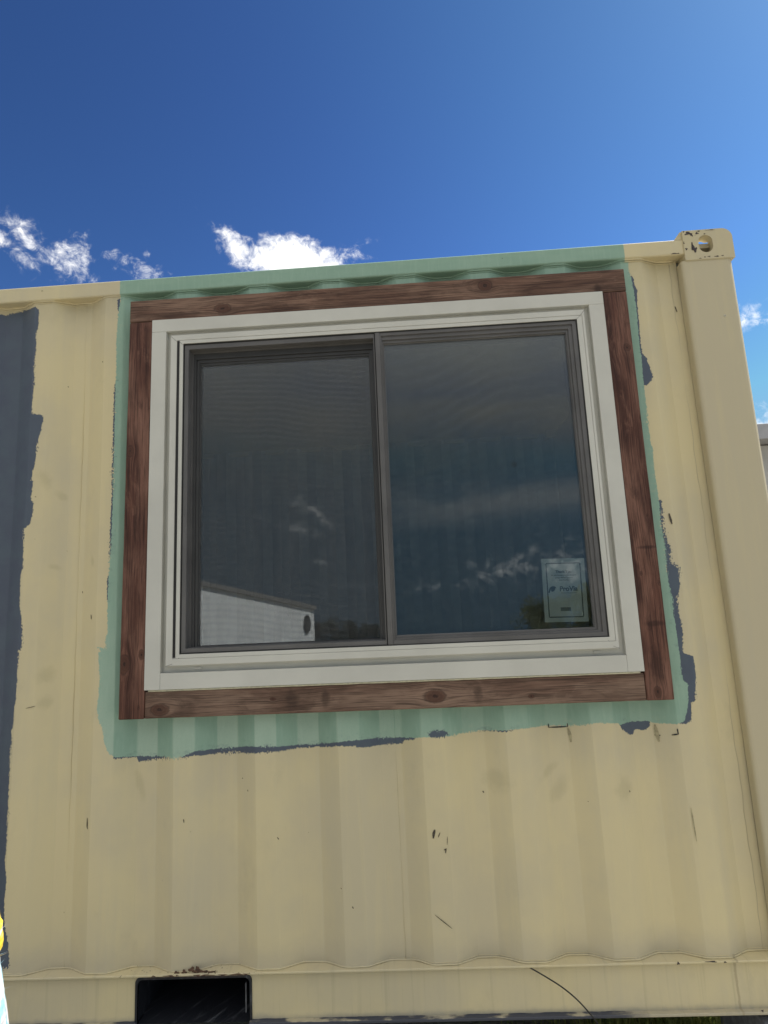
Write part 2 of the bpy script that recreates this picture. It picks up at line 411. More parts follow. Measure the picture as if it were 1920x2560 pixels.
M_WIRE = simple('black_cable', (.012, .010, .009), .45, .1)
M_MARK = simple('black_marker', (.015, .015, .018), .6, .1)
M_SCUFF = simple('scuff_mark', (.075, .062, .045), .7, .3, 200)
M_RUST = simple('rust', (.10, .055, .035), .85, .4, 120, .8, .001)
M_SMUDGE = simple('grime', (.37, .325, .20), .7, .2, 60)

def pocket_mat():
    T = Tree('pocket_paint'); p = T.pos()
    x, y, z = T.split(p)
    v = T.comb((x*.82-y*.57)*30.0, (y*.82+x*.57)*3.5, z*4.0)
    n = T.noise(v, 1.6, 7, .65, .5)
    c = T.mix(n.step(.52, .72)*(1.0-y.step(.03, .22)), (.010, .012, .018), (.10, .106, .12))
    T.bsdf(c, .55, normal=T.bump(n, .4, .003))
    return T.id
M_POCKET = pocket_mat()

# reddish stained softwood, grain along `axis`, knots bending the grain
def wood_mat(name, axis, knots, tone, seed, stains=()):
    T = Tree(name); p = T.pos(); x, y, z = T.split(p)
    if axis == 'x': u, v = x, z
    else: u, v = z, x
    wob = T.noise(T.comb(u, v, seed), 2.2, 3, .5)-.5
    v2 = v+wob*.022
    km = None; ring = None
    for (ku, kv, ru, rv) in knots:
        du = (u-ku); dv = (v-kv)
        d = ((du*du)/(ru*ru)+(dv*dv)/(rv*rv)).sqrt()
        pull = (d*d*-.35).exp()
        v2 = v2-dv*pull*.93
        nn = T.noise(p, 48, 5, .7)-.5
        dd = d+nn*.95
        k = 1.0-dd.step(.75, 1.15)
        r = (dd*13.0).sin()*.5+.5
        rim = (1.0-((dd-1.0)/.28).abs()).step(0, 1)
        km = k if km is None else km.max(k)
        rr = r*k*.45+rim*.5+(1.0-dd.step(.15, .6))*.7
        ring = rr if ring is None else ring.max(rr)
    gv = T.comb(u*1.0, v2*34.0, y*20.0+seed)
    g1 = T.noise(gv, 1.5, 6, .62, .35)
    g2 = T.noise(T.comb(u*5.0, v2*210.0, y*40.0+seed), 1.3, 4, .6)
    g3 = T.noise(T.comb(u*1.3, v2*5.0, seed+3), 2.2, 4, .6)
    dk, md, lt = tone
    c = T.mix(g1.step(.34, .62), dk, md)
    g4 = T.noise(T.comb(u*1.0, v2*3.0, seed+9), 6.5, 6, .7, .6)
    c = T.mix(g3.step(.40, .66)*.75, c, lt)
    c = T.mix(g4.step(.50, .70)*.55, c, tuple(a*.62 for a in dk))
    c = T.mix((1.0-g4.step(.32, .46))*.35, c, tuple(a*1.25 for a in lt))
    hl = T.noise(T.comb(u*2.2, v2*420.0, seed), 1.0, 3, .7)
    c = T.mix(hl.step(.58, .74)*.5, c, tuple(min(1, a*1.5) for a in lt))
    c = T.mix(g2.step(.46, .68)*.75, c, tuple(a*.42 for a in dk))
    c = T.mix((1.0-g2.step(.28, .42))*.35, c, tuple(a*1.35 for a in lt))
    for (su, sv, ru, rv, k) in stains:
        f = (1.0-(((u-su)/ru).pow(2)+((v-sv)/rv).pow(2)).sqrt()+(T.noise(p, 40, 4, .7)-.5)*1.0).step(0, .7)
        c = T.mix(f*k, c, tuple(a*.45 for a in dk))
    if km is not None:
        c = T.mix(km*.75, c, (.09, .036, .022))
        c = T.mix((ring*.85).clamp(), c, (.028, .013, .010))
    gr = g2*.5+g1*.6
    if ring is not None: gr = gr-ring*.7
    T.bsdf(c, .62, normal=T.bump(gr, .55, .0022), spec=.3)
    return T.id

# wall paint distance fields -----------------------------------------------------
def sdf(poly, P):
    P = np.asarray(P); V = np.array(poly); n = len(V)
    d = np.full(len(P), 1e9); inside = np.zeros(len(P), bool)
    j = n-1
    for i in range(n):
        a, b = V[i], V[j]
        e = b-a; w = P-a
        t = np.clip((w@e)/max(e@e, 1e-12), 0, 1)
        q = w-t[:, None]*e
        d = np.minimum(d, (q*q).sum(1))
        c1 = (P[:, 1] >= a[1]); c2 = (P[:, 1] < b[1]); cr = e[0]*w[:, 1] > e[1]*w[:, 0]
        inside ^= ((c1 & c2 & cr) | (~c1 & ~c2 & ~cr))
        j = i
    return np.sqrt(d)*np.where(inside, 1, -1)

# ------------------------------------------------------------------ container geometry
LEN = 6.058; WID = 2.438; HGT = 2.591
Y_OUT = .0135; Y_IN = .0485; PITCH = .278; X0C = -.2324
def wall_y(x):
    """depth of the corrugated side at x (outer face), recess centres every PITCH"""
    u = ((x-X0C) % PITCH); u = min(u, PITCH-u)       # 0 at recess centre
    if x > X0C: u = 0
    f = smoothstep(.034, .104, u)*.15+.85*min(1, max(0, (u-.034)/.070))
    return Y_IN+(Y_OUT-Y_IN)*f
container = thing('shipping_container', 'cream shipping container with a mint green painted patch and slate strip around its sliding window', 'container', (-3.029, 0, 0))
CT = Vector((-3.029, 0, 0))
def cpart(o):
    o.parent = container; o.matrix_parent_inverse = Matrix.Translation(-CT); return o

ZB, ZT = .166, 2.503
HX0, HX1, HZ0, HZ1 = -2.11, -.55, 1.075, 2.325      # hole for the window
def paint_attrs(me):
    co = np.empty(len(me.vertices)*3); me.vertices.foreach_get('co', co); P = co.reshape(-1, 3)[:, [0, 2]]
    sg = sdf(GREEN, P); ss = sdf(SLATE_LEFT, P)
    for s in SLATES: ss = np.maximum(ss, sdf(s, P))
    for nm, arr in (('sd_green', sg), ('sd_slate', ss), ('sd_patch', sdf(PATCH, P))):
        at = me.attributes.new(nm, 'FLOAT', 'POINT'); at.data.foreach_set('value', arr.astype(np.float32))
def wall_panel(xa, xb, fine, k):
    step = .0055 if fine else .03
    xs = list(np.arange(xa, xb, step))+[xb]
    c = math.ceil((xa-X0C)/PITCH)
    for kk in range(-30, 3):
        for off in (-.104, -.034, .034, .104):
            q = X0C+kk*PITCH+off
            if xa < q < xb: xs.append(q)
    if fine: xs += [HX0, HX1]
    xs = sorted({round(float(q), 5) for q in xs if xa-1e-6 <= q <= xb+1e-6})
    zs = list(np.arange(ZB, ZT, .0065 if fine else .3))+[ZT]
    if fine: zs += [HZ0, HZ1]
    zs = sorted({round(float(q), 5) for q in zs})
    ov = .0012 if k % 2 else 0.0       # sheets are lap welded
    co = []
    for q in xs:
        wy = wall_y(q)-ov
        for z in zs:
            dent = .0016*math.sin(q*3.1+z*2.3+k)*math.sin(z*4.1+q)      # sheet is never dead flat
            co.append((q, wy+dent, z))
    co = np.array(co); nz = len(zs)
    faces = []
    for i in range(len(xs)-1):
        for j in range(nz-1):
            if HX0-1e-4 <= xs[i] and xs[i+1] <= HX1+1e-4 and HZ0-1e-4 <= zs[j] and zs[j+1] <= HZ1+1e-4: continue
            a = i*nz+j
            faces.append((a, a+nz, a+nz+1, a+1))
    me = bpy.data.meshes.new('wall_panel')
    me.vertices.add(len(co)); me.vertices.foreach_set('co', co.ravel())
    F = np.array(faces, np.int32)
    me.loops.add(F.size); me.loops.foreach_set('vertex_index', F.ravel())
    me.polygons.add(len(F)); me.polygons.foreach_set('loop_start', np.arange(0, F.size, 4, dtype=np.int32)); me.polygons.foreach_set('loop_total', np.full(len(F), 4, np.int32))
    me.update(calc_edges=True)
    P = co[:, [0, 2]]
    if fine:
        sg = sdf(GREEN, P); ss = sdf(SLATE_LEFT, P)
        for s in SLATES: ss = np.maximum(ss, sdf(s, P))
        sp = sdf(PATCH, P)
    else:
        sg = np.full(len(P), -1.); sp = sg.copy(); ss = sdf(SLATE_LEFT, P)
    fl = np.array([1.0 if (wall_y(q) <= Y_OUT+.0012 or wall_y(q) >= Y_IN-.0012) else 0.0 for q in xs]).repeat(nz)
    for nm, arr in (('sd_green', sg), ('sd_slate', ss), ('sd_patch', sp), ('flat', fl)):
        at = me.attributes.new(nm, 'FLOAT', 'POINT'); at.data.foreach_set('value', arr.astype(np.float32))
    me.validate()
    o = link('wall_panel', me, M_PANEL, smooth=True)
    return cpart(o)
XL, XR = -LEN+.19, -.190
SEAMS = [XR, -1.330, -2.4435, -3.5555, -4.6675, XL]
for k, (b, a) in enumerate(zip(SEAMS, SEAMS[1:])): wall_panel(a, b, k < 3, k)
# inner skin of the side so that the wall has thickness and the room is closed
def inner_skin(y0, name='inner_lining', hole=True):
    bm = bmesh.new()
    xs = [-LEN+.02, HX0, HX1, -.02] if hole else [-LEN+.02, -.02]
    zs = [.17, HZ0, HZ1, 2.5] if hole else [.17, 2.5]
    for i in range(len(xs)-1):
        for j in range(len(zs)-1):
            if hole and i == 1 and j == 1: continue
            add_box(bm, xs[i], xs[i+1], y0, y0+.012, zs[j], zs[j+1])
    return cpart(bmobj(name, bm, M_INSIDE))
inner_skin(.062)
inner_skin(WID-.030, hole=False)
for q in (-.112, -LEN+.10): cpart(box('inner_lining', q, q+.012, .075, WID-.078, .17, 2.512, M_INSIDE))

# lap welds: thin raised beads down the seams
for q in SEAMS[1:4]:
    pts = [(q+.0008*math.sin(z*37)+.0005*math.sin(z*91), wall_y(q)-.0010, z) for z in np.arange(ZB, ZT, .02) if not (HX0 < q < HX1 and HZ0 < z < HZ1)]
    lo = [p for p in pts if p[2] < HZ0 or not (HX0 < q < HX1)]; hi = [p for p in pts if p not in lo]
    for seg in (lo, hi):
        if len(seg) > 2:
            bm = bmesh.new(); add_tube(bm, seg, .0012, 6)
            o = cpart(bmobj('seam_weld', bm, M_PANEL, smooth=True)); paint_attrs(o.data)
# the welded edge next to the post, with its ragged bead
bm = bmesh.new()
pts = [(-.2175+.0016*math.sin(z*21)+.001*math.sin(z*63), wall_y(-.2175)-.0002, z) for z in np.arange(ZB, ZT, .02)]
add_tube(bm, pts, .0011, 6)
cpart(bmobj('seam_weld', bm, M_POST, smooth=True))

def bead(z, mat, r, dy):
    bm = bmesh.new(); pts = []; rad = []
    for q in np.arange(-4.6, -.192, .011):
        q = float(q)
        pts.append((q, wall_y(q)+dy+.0010*mnoise.noise((q*40, 0, z)), z+.0014*mnoise.noise((q*23, 3, z)))); rad.append(r*(1+.35*mnoise.noise((q*70, 7, z))))
    add_tube(bm, pts, rad, 6)
    return cpart(bmobj('weld_bead', bm, mat, smooth=True))
bead(2.4995, M_RAIL, .0036, -.0022)
bead(2.492, M_RAIL, .0018, -.0008)
bead(.1686, M_LOWER, .0024, -.0014)
bead(.1745, M_LOWER, .0010, -.0002)

# rails ---------------------------------------------------------------------------
o = cpart(box('top_rail', -LEN+.17, -.172, .004, .064, 2.5005, 2.5605, M_RAIL, bevel=.006, seg=3, smooth=False))
PX0, PX1, PZ1 = -2.184, -1.824, .1455
def lower_rail():
    bm = bmesh.new()
    add_box(bm, -LEN+.17, -.172, .000, .060, .1600, .1662, .0012, 1)           # top lip
    pk = [(-LEN+.17, -4.234), (-3.874, PX0), (PX1, -.172)]
    for a, b in pk: add_box(bm, a, b, .018, .024, .026, .160)                     # web
    for a, b in ((-4.234, -3.874), (PX0, PX1)): add_box(bm, a, b, .018, .024, PZ1, .160)
    for a, b in pk: add_box(bm, a, b, .000, .060, .018, .0262, .0012, 1)       # bottom flange
    return cpart(bmobj('bottom_rail', bm, M_LOWER))
lower_rail()
# forklift pockets: rounded reinforcing collar and the dark tunnel through the base
for px in (PX0, -4.234):
    bm = bmesh.new()
    out = [(px-.004, .018), (px-.004, PZ1+.004), (px+.364, PZ1+.004), (px+.364, .018)]
    inn = []
    r = .016
    for (cx, cz, a0) in ((px+r, PZ1-r, 180), (px+.36-r, PZ1-r, 90)):
        for k in range(6): a = math.radians(a0-k*18); inn.append((cx+r*math.cos(a), cz+r*math.sin(a)))
    inn = [(px, .018)]+inn+[(px+.36, .018)]
    # tunnel walls
    A = [bm.verts.new((x, .014, z)) for x, z in inn]; B = [bm.verts.new((x, 2.40, z)) for x, z in inn]
    for i in range(len(inn)-1): bm.faces.new((A[i], B[i], B[i+1], A[i+1]))
    # collar face
    C = [bm.verts.new((x+math.copysign(.007, x-(px+.18)), .014, z+(.007 if z > .03 else 0))) for x, z in inn]
    D = [bm.verts.new((x+math.copysign(.007, x-(px+.18)), .020, z+(.007 if z > .03 else 0))) for x, z in inn]
    for i in range(len(inn)-1): bm.faces.new((A[i], A[i+1], C[i+1], C[i])); bm.faces.new((C[i], C[i+1], D[i+1], D[i]))
    # floor of the tunnel slopes back
    f = [bm.verts.new(v) for v in ((px, .0205, .0182), (px+.36, .0205, .0182), (px+.36, .75, .06), (px, .75, .06), (px, 2.4, .062), (px+.36, 2.4, .062))]
    bm.faces.new(f[:4]); bm.faces.new((f[3], f[2], f[5], f[4]))
    # back stop
    w = [bm.verts.new(v) for v in ((px, 1.1, 0), (px+.36, 1.1, 0), (px+.36, 1.1, .14), (px, 1.1, .14))]; bm.faces.new(w)
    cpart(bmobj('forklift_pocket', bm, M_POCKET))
    # a strut inside
    bm = bmesh.new(); add_box(bm, px+.333, px+.337, .06, .066, .02, .105); cpart(bmobj('pocket_strut', bm, M_CONC))

# corner posts --------------------------------------------------------------------
def post(sign_x, sign_y):
    bm = bmesh.new()
    r = .023; w = .187; d = .16
    prof = [(0, d), (0, r)]+[(r-r*math.cos(a), r-r*math.sin(a)) for a in [math.radians(t) for t in (22, 45, 68)]]+[(r, 0), (w-.012, 0)]
    prof += [(w-.006, .0016), (w-.002, .005), (w, .010), (w, .040), (w-.006, .040)]+[(w-.02, .040), (w-.02, .012), (.012, .012), (.012, d)]
    pts = []
    for (px, py) in prof:
        X_ = -.005-px if sign_x > 0 else -LEN+.005+px
        Y_ = .004+py if sign_y < 0 else WID-.004-py
        pts.append((X_, Y_))
    zs = [.118, .5, 1, 1.5, 2, 2.4735]
    rings = [[bm.verts.new((x, y, z)) for x, y in pts] for z in zs]; n = len(pts)
    for A, B in zip(rings, rings[1:]):
        for i in range(n): bm.faces.new((A[i], A[(i+1) % n], B[(i+1) % n], B[i]))
    bm.faces.new(rings[0]); bm.faces.new(rings[-1])
    return cpart(bmobj('corner_post', bm, M_POST))
for sx in (1, -1):
    for sy in (-1, 1): post(sx, sy)

def stadium(cx, cz, hw, hh, n=14):
    """upright slot outline"""
    pts = []
    for k in range(n+1): a = PI*k/n; pts.append((cx+hw*math.cos(a), cz+hh-hw+hw*math.sin(a)))
    for k in range(n+1): a = PI+PI*k/n; pts.append((cx+hw*math.cos(a), cz-hh+hw+hw*math.sin(a)))
    return pts
def casting(upper=True):
    """hollow corner fitting in local coordinates, x from -.178 to 0, y 0 to .162, z 0 to .118"""
    base = bmesh.new(); r = .036
    out = [(-.178, 0), (0, 0), (0, .118-r)]+[(-r+r*math.cos(math.radians(t)), .118-r+r*math.sin(math.radians(t))) for t in range(10, 90, 10)]+[(-r, .118), (-.178, .118)]
    prism(base, out, 0, .162)
    cav = bmesh.new(); add_box(cav, -.154, -.024, .026, .138, -.01, .090)
    h1 = bmesh.new(); prism(h1, stadium(-.098, .061, .0255, .0345), -.02, .05)
    h2 = bmesh.new(); prism(h2, [(-.152, .08), (-.040, .08), (-.040, .13), (-.152, .13)], .042, .120)
    h3 = bmesh.new(); add_box(h3, -.05, .02, .065, .12, .035, .085)
    return boolean(base, [cav, h1, h2, h3], bevel=.0028)
cme = casting()
for (lx, sx) in ((0, 1), (-LEN, -1)):
    for (ly, sy) in ((0, 1), (WID, -1)):
        for (lz, sz) in ((HGT-.118, 1), (.118, -1)):
            me = cme.copy()
            me.transform(Matrix.Translation((lx, ly, lz)) @ Matrix.Diagonal((sx, sy, sz, 1)))
            if sx*sy*sz < 0: me.flip_normals()
            cpart(link('corner_casting', me, M_CAST))
# gusset between rail and casting
bm = bmesh.new()
prism(bm, [(-.205, 2.5605), (-.1775, 2.5605), (-.1775, 2.590), (-.183, 2.590)], .006, .055)
cpart(bmobj('gusset', bm, M_CAST))
bm = bmesh.new()
add_tube(bm, [(-.176+.0345*k/2, .0035, 2.4725+.0008*math.sin(k*2.1)) for k in range(11)], .0022, 6)
cpart(bmobj('casting_weld', bm, M_CAST, smooth=True))

# ends, back, roof and floor -------------------------------------------------------
def corr_sheet(name, along, a, b, fixed, z0, z1, mat, depth=.034, inner=None, pitch=.278):
    bm = bmesh.new(); prev = None; q = a; i = 0
    seq = []
    while q < b:
        for dd, f in ((0, 0), (.072, 0), (.140, 1), (.210, 1)):
            if q+dd < b: seq.append((q+dd, f))
        q += pitch
    seq.append((b, 0))
    for (s, f) in seq:
        o_ = fixed+depth*f*(1 if inner is None else inner)
        if along == 'x': A, B = (s, o_, z0), (s, o_, z1)
        elif along == 'y': A, B = (o_, s, z0), (o_, s, z1)
        A = bm.verts.new(A); B = bm.verts.new(B)
        if prev: bm.faces.new((prev[0], A, B, prev[1]))
        prev = (A, B)
    r = bmesh.ops.solidify(bm, geom=bm.faces[:], thickness=.003)
    return cpart(bmobj(name, bm, mat))
corr_sheet('back_panel', 'x', -LEN+.02, -.02, WID-.075, .16, 2.530, M_BACK, inner=1, depth=.030)
cpart(box('back_panel', -LEN+.17, -.17, WID-.016, WID-.010, .16, 2.52, M_POST))
corr_sheet('end_panel', 'y', .15, WID-.15, -.045, .16, 2.52, M_POST, inner=-1)
corr_sheet('end_panel', 'y', .15, WID-.15, -LEN+.045, .16, 2.52, M_POST, inner=1)
cpart(box('roof_panel', -LEN+.01, -.01, .03, WID-.03, 2.535, 2.552, M_POST))
cpart(box('inside_floor', -LEN+.04, -.04, .05, WID-.05, .14, .166, M_PLY))
cpart(box('back_rail', -LEN+.17, -.172, WID-.064, WID-.004, 2.5005, 2.5605, M_POST))
cpart(box('end_rail', -.064, -.004, .165, WID-.165, 2.48, 2.56, M_POST))
cpart(box('end_rail', -LEN+.004, -LEN+.064, .165, WID-.165, 2.48, 2.56, M_POST))
cpart(box('end_sill', -.15, -.006, .165, WID-.165, .016, .150, M_POST))
cpart(box('end_sill', -LEN+.006, -LEN+.15, .165, WID-.165, .016, .150, M_POST))
cpart(box('back_sill', -LEN+.17, -.172, WID-.06, WID-.004, .018, .160, M_POST))
# cross members below the floor
bm = bmesh.new()
for k in range(18):
    q = -LEN+.35+k*.31
    if any(abs(q-c) < .22 for c in (-2.004, -4.054)): continue
    add_box(bm, q, q+.045, .03, WID-.06, .03, .138)
cpart(bmobj('cross_member', bm, M_CONC))
# wall studs and a pinned batten seen through the panes

# ------------------------------------------------------------------ marks on the paint
def on_wall(x, z, off=.0007):
    y = wall_y(x); 
    dent = 0
    return Vector((x, y-off-.0018, z))
def stroke(bm, pts, w):
    """a thin smear of stuff following the sheet; pts in wall x, z"""
    fine = []
    for (a, b) in zip(pts, pts[1:]):
        n = max(2, int(math.hypot(b[0]-a[0], b[1]-a[1])/.004))
        for k in range(n): fine.append((a[0]+(b[0]-a[0])*k/n, a[1]+(b[1]-a[1])*k/n))
    fine.append(pts[-1]); L = len(fine); prev = None
    for i, (x, z) in enumerate(fine):
        a = fine[max(0, i-1)]; b = fine[min(L-1, i+1)]
        t = Vector((b[0]-a[0], b[1]-a[1])).normalized(); nx, nz = -t[1], t[0]
        ww = w*(.35+.65*math.sin(PI*(i+.5)/L))*(1+.35*mnoise.noise((x*300, z*300, 1)))/2
        cur = (bm.verts.new(on_wall(x+nx*ww, z+nz*ww)), bm.verts.new(on_wall(x-nx*ww, z-nz*ww)))
        if prev: bm.faces.new((prev[0], prev[1], cur[1], cur[0]))
        prev = cur
def strokes(name, items, mat, label=None):
    bm = bmesh.new()
    for pts, w in items: stroke(bm, pts, w)
    o = cpart(bmobj(name, bm, mat)); o['kind'] = 'stuff'
    if label: o['label'] = label
    return o
strokes('marker_line', [([(-.8163, .8660), (-.8159, .8535)], .0035), ([(-.8163, .8535), (-.7533, .8540)], .0042), ([(-.7538, .8530), (-.7538, .8650)], .0030),
    ([(-.4740, .8170), (-.4580, .8160)], .004), ([(-.4112, .8400), (-.4100, .8225)], .004), ([(-.4095, .8232), (-.4280, .8195)], .004)], M_MARK, 'short black marker lines below the green paint')
strokes('scuff', [([(-2.3652, .632), (-2.3650, .604), (-2.3620, .598)], .0045), ([(-2.0372, .6196), (-2.0358, .6090)], .003), ([(-1.2144, .5610), (-1.2190, .549), (-1.2211, .5348)], .008),
    ([(-1.1984, .552), (-1.205, .538)], .003), ([(-1.1757, .5394), (-1.178, .515)], .002), ([(-1.189, .499), (-1.182, .503), (-1.1848, .490)], .004),
    ([(-2.590, .9930), (-2.5575, .9985)], .0022), ([(-.3500, 1.545), (-.3445, 1.508)], .008), ([(-1.8480, .7345), (-1.846, .732)], .004), ([(-1.828, .6990), (-1.8255, .694)], .003),
    ([(-1.490, .342), (-1.487, .336)], .003), ([(-1.2300, .3110), (-1.1783, .2706)], .0022),
    ([(-.2165, 2.3190), (-.2118, 2.2964)], .004), ([(-2.378, 1.3), (-2.376, 1.284)], .0035), ([(-1.0495, .6630), (-1.046, .657)], .004), ([(-1.727, .5543), (-1.722, .547)], .003),
    ([(-2.36, 2.24), (-2.357, 2.236)], .004), ([(-2.505, 2.16), (-2.502, 2.158)], .003), ([(-.5797, .653), (-.5787, .647)], .003), ([(-2.425, 1.385), (-2.423, 1.378)], .003)], M_SCUFF, 'small dark scratches and specks in the cream paint')
rng = random.Random(4)
sp = []
for k in range(26):
    x = rng.uniform(-2.7, -.22); z = rng.uniform(.2, 2.4)
    if -2.36 < x < -.33 and z > .78: continue
    l = rng.uniform(.001, .005); a = rng.uniform(0, 6.28)
    sp.append(([(x, z), (x+l*math.cos(a), z+l*math.sin(a))], rng.uniform(.001, .0028)))
strokes('rust_speck', sp, M_RUST)
# paint runs
strokes('paint_run', [([(-.7530, .850), (-.7490, .825), (-.7480, .805)], .010), ([(-.4700, .850), (-.4670, .820), (-.4640, .795)], .011), ([(-.4, .60), (-.395, .50)], .004)], M_SMUDGE)
# chipped paint and rust where forks have hit the lip over the pocket
def chips(name, items, y, mat):
    bm = bmesh.new(); r_ = random.Random(9)
    for (cx, cz, rx, rz) in items:
        n = 13; ph = r_.random()*6
        vs = []
        for k in range(n):
            a = 2*PI*k/n; rr = 1+.38*math.sin(a*3+ph)+.3*(r_.random()-.5)
            vs.append(bm.verts.new((cx+rx*rr*math.cos(a), y+.0002*math.cos(k), cz+rz*rr*math.sin(a))))
        c = bm.verts.new((cx, y-.0004, cz))
        for k in range(n): bm.faces.new((vs[k], vs[(k+1) % n], c))
    o = cpart(bmobj(name, bm, mat)); o['kind'] = 'stuff'; return o
M_PRIMER = simple('bare_primer', (.052, .040, .042), .8, .3, 90)
chips('paint_chip', [(-2.126, .1632, .006, .0022), (-2.075, .1632, .017, .0022), (-2.050, .1635, .005, .0020), (-1.985, .1632, .010, .0024), (-1.955, .1630, .020, .0020), (-1.905, .1630, .014, .0016),
    (-1.86, .1632, .020, .0022), (-1.83, .1632, .01, .0018)], -.0006, M_RUST)
chips('paint_chip', [(-2.03, .171, .008, .006), (-2.005, .176, .010, .008), (-1.985, .173, .014, .010), (-1.965, .170, .012, .004), (-2.055, .169, .008, .004), (-1.945, .169, .018, .0025)], .0055, M_RUST)
chips('paint_chip', [(-2.09, .1525, .03, .0024), (-2.0, .1520, .034, .0050), (-1.92, .1515, .04, .0042), (-1.965, .1545, .016, .004), (-2.14, .150, .02, .003), (-1.86, .152, .03, .0025)], .0128, M_PRIMER)
chips('paint_chip', [(-.1560, 2.579, .012, .0065), (-.1440, 2.572, .004, .006), (-.1245, 2.577, .006, .004), (-.118, 2.5855, .006, .002), (-.1465, 2.525, .0055, .015), (-.1400, 2.512, .0075, .0095),
    (-.1760, 2.542, .0020, .005), (-.1700, 2.517, .004, .004), (-.0975, 2.573, .003, .002), (-.108, 2.4805, .003, .002), (-.093, 2.4812, .005, .0018), (-.0655, 2.4802, .008, .0022), (-.045, 2.481, .004, .0018),
    (-.125, 2.4765, .004, .0015), (-.075, 2.5868, .016, .0012), (-.172, 2.5868, .003, .002)], -.0007, M_PRIMER)
chips('paint_chip', [(-.2130, 2.5050, .012, .002), (-.20, 2.5045, .005, .0015), (-2.6, 2.5395, .003, .0015), (-.84, 2.536, .002, .0012)], .0032, M_PRIMER)
chips('paint_chip', [(-.50, .1632, .004, .004), (-.40, .1655, .016, .0020), (-.36, .1632, .004, .0022), (-.27, .0300, .004, .003)], -.0006, M_PRIMER)
bm = bmesh.new(); bmesh.ops.create_circle(bm, cap_ends=False, segments=14, radius=.0032)
# little ring left by a pulled rivet on the post
r0 = [v.co.copy() for v in bm.verts]; bm.free(); bm = bmesh.new()
add_tube(bm, [(-.0675+c.x, .0034, 2.249+c.y) for c in r0]+[(-.0675+r0[0].x, .0034, 2.249+r0[0].y)], .0011, 6)
cpart(bmobj('rivet_ring', bm, M_VINYL))

# ------------------------------------------------------------------ window
TH = .0058; WCX, WCZ = -1.33, 1.69
def W(v):      # the whole unit hangs a third of a degree out of plumb
    dx, dz = v[0]-WCX, v[2]-WCZ
    return Vector((WCX+dx*math.cos(TH)+dz*math.sin(TH), v[1], WCZ-dx*math.sin(TH)+dz*math.cos(TH)))
def wbox(name, x0, x1, y0, y1, z0, z1, mat, bevel=.0015, **kw):
    return cpart(box(name, x0, x1, y0, y1, z0, z1, mat, bevel=bevel, xf=W, **kw))
def board(x0, x1, y0, y1, z0, z1, mat, axis, seed):
    """sawn board: eased edges that wander a little"""
    bm = bmesh.new(); add_box(bm, x0, x1, y0, y1, z0, z1, .0035, 2)
    # cut along the length
    L = (x1-x0) if axis == 'x' else (z1-z0); n = int(L/.04)
    for k in range(1, n):
        c = (x0+L*k/n, 0, 0) if axis == 'x' else (0, 0, z0+L*k/n)
        bmesh.ops.bisect_plane(bm, geom=bm.verts[:]+bm.edges[:]+bm.faces[:], plane_co=c, plane_no=(1, 0, 0) if axis == 'x' else (0, 0, 1))
    for v in bm.verts:
        t = v.co.x if axis == 'x' else v.co.z
        w = .0010*mnoise.noise((t*6, seed, 0))+.0006*mnoise.noise((t*30, seed, 2))
        if axis == 'x': v.co.z += w
        else: v.co.x += w
        v.co.y += .0012*mnoise.noise((t*3, seed, 5))
        v.co = W(v.co)
    o = cpart(bmobj('trim_board', bm, mat)); return o
WF, WB = -.030, .009
TD = ((.062, .029, .019), (.150, .080, .054), (.25, .158, .113))       # planed, drier
TB = ((.070, .038, .026), (.155, .090, .064), (.255, .170, .125))
TS = ((.045, .015, .010), (.120, .050, .034), (.225, .115, .082))       # redder
x0w, x1w, z0w, z1w = -2.2405, -.420, .9425, 2.4455
board(x0w, x1w, WF, WB, 2.3590, z1w, wood_mat('wood_top', 'x', [(-1.886, 2.396, .030, .017), (-.9168, 2.4123, .026, .019)], TD, 1.3, [(-.515, 2.365, .02, .03, .7)]), 'x', 1)
board(x0w, -2.1530, WF, WB, z0w, 2.3580, wood_mat('wood_left', 'z', [(1.8705, -2.2231, .020, .012), (1.1255, -2.2279, .030, .017), (1.1579, -2.169, .016, .010), (2.336, -2.1749, .008, .004), (.985, -2.176, .007, .003)], TS, 5.1), 'z', 2)
board(-.5065, x1w, WF, WB, z0w, 2.3580, wood_mat('wood_right', 'z', [(2.1379, -.4387, .013, .011), (1.8789, -.4213, .012, .005), (1.5364, -.4404, .006, .004), (1.3434, -.4844, .008, .005), (1.3122, -.4273, .012, .006), (.9635, -.4753, .018, .011)], TS, 9.7,
      [(1.43, -.45, .008, .05, .6), (1.18, -.46, .013, .045, .6), (1.05, -.47, .08, .03, .5)]), 'z', 3)
board(-2.1515, -.5080, WF+.001, WB, z0w+.0005, 1.0295, wood_mat('wood_bottom', 'x', [(-1.1899, .9802, .034, .019), (-.8779, .9671, .009, .006), (-1.7239, .9938, .010, .006), (-2.105, .975, .030, .018)], TB, 14.2,
      [(-1.66, .99, .03, .04, .5), (-1.55, .99, .02, .04, .6), (-1.05, .985, .02, .04, .4), (-2.02, .97, .05, .03, .4)]), 'x', 4)
# caulk line under the casing
bm = bmesh.new()
add_tube(bm, [W((-2.14+.03*k, WF+.001+.0008*mnoise.noise((k*.7, 2, 0)), 1.0318+.0010*mnoise.noise((k*.9, 0, 0)))) for k in range(55)], .0032, 6)
cpart(bmobj('caulk_line', bm, M_CAULK, smooth=True))
bm = bmesh.new()
add_tube(bm, [W((-.5085+.0006*mnoise.noise((k*.9, 3, 0)), WF-.0005, 1.04+.03*k)) for k in range(44)], .0016, 6)
cpart(bmobj('caulk_line', bm, M_CAULK, smooth=True))

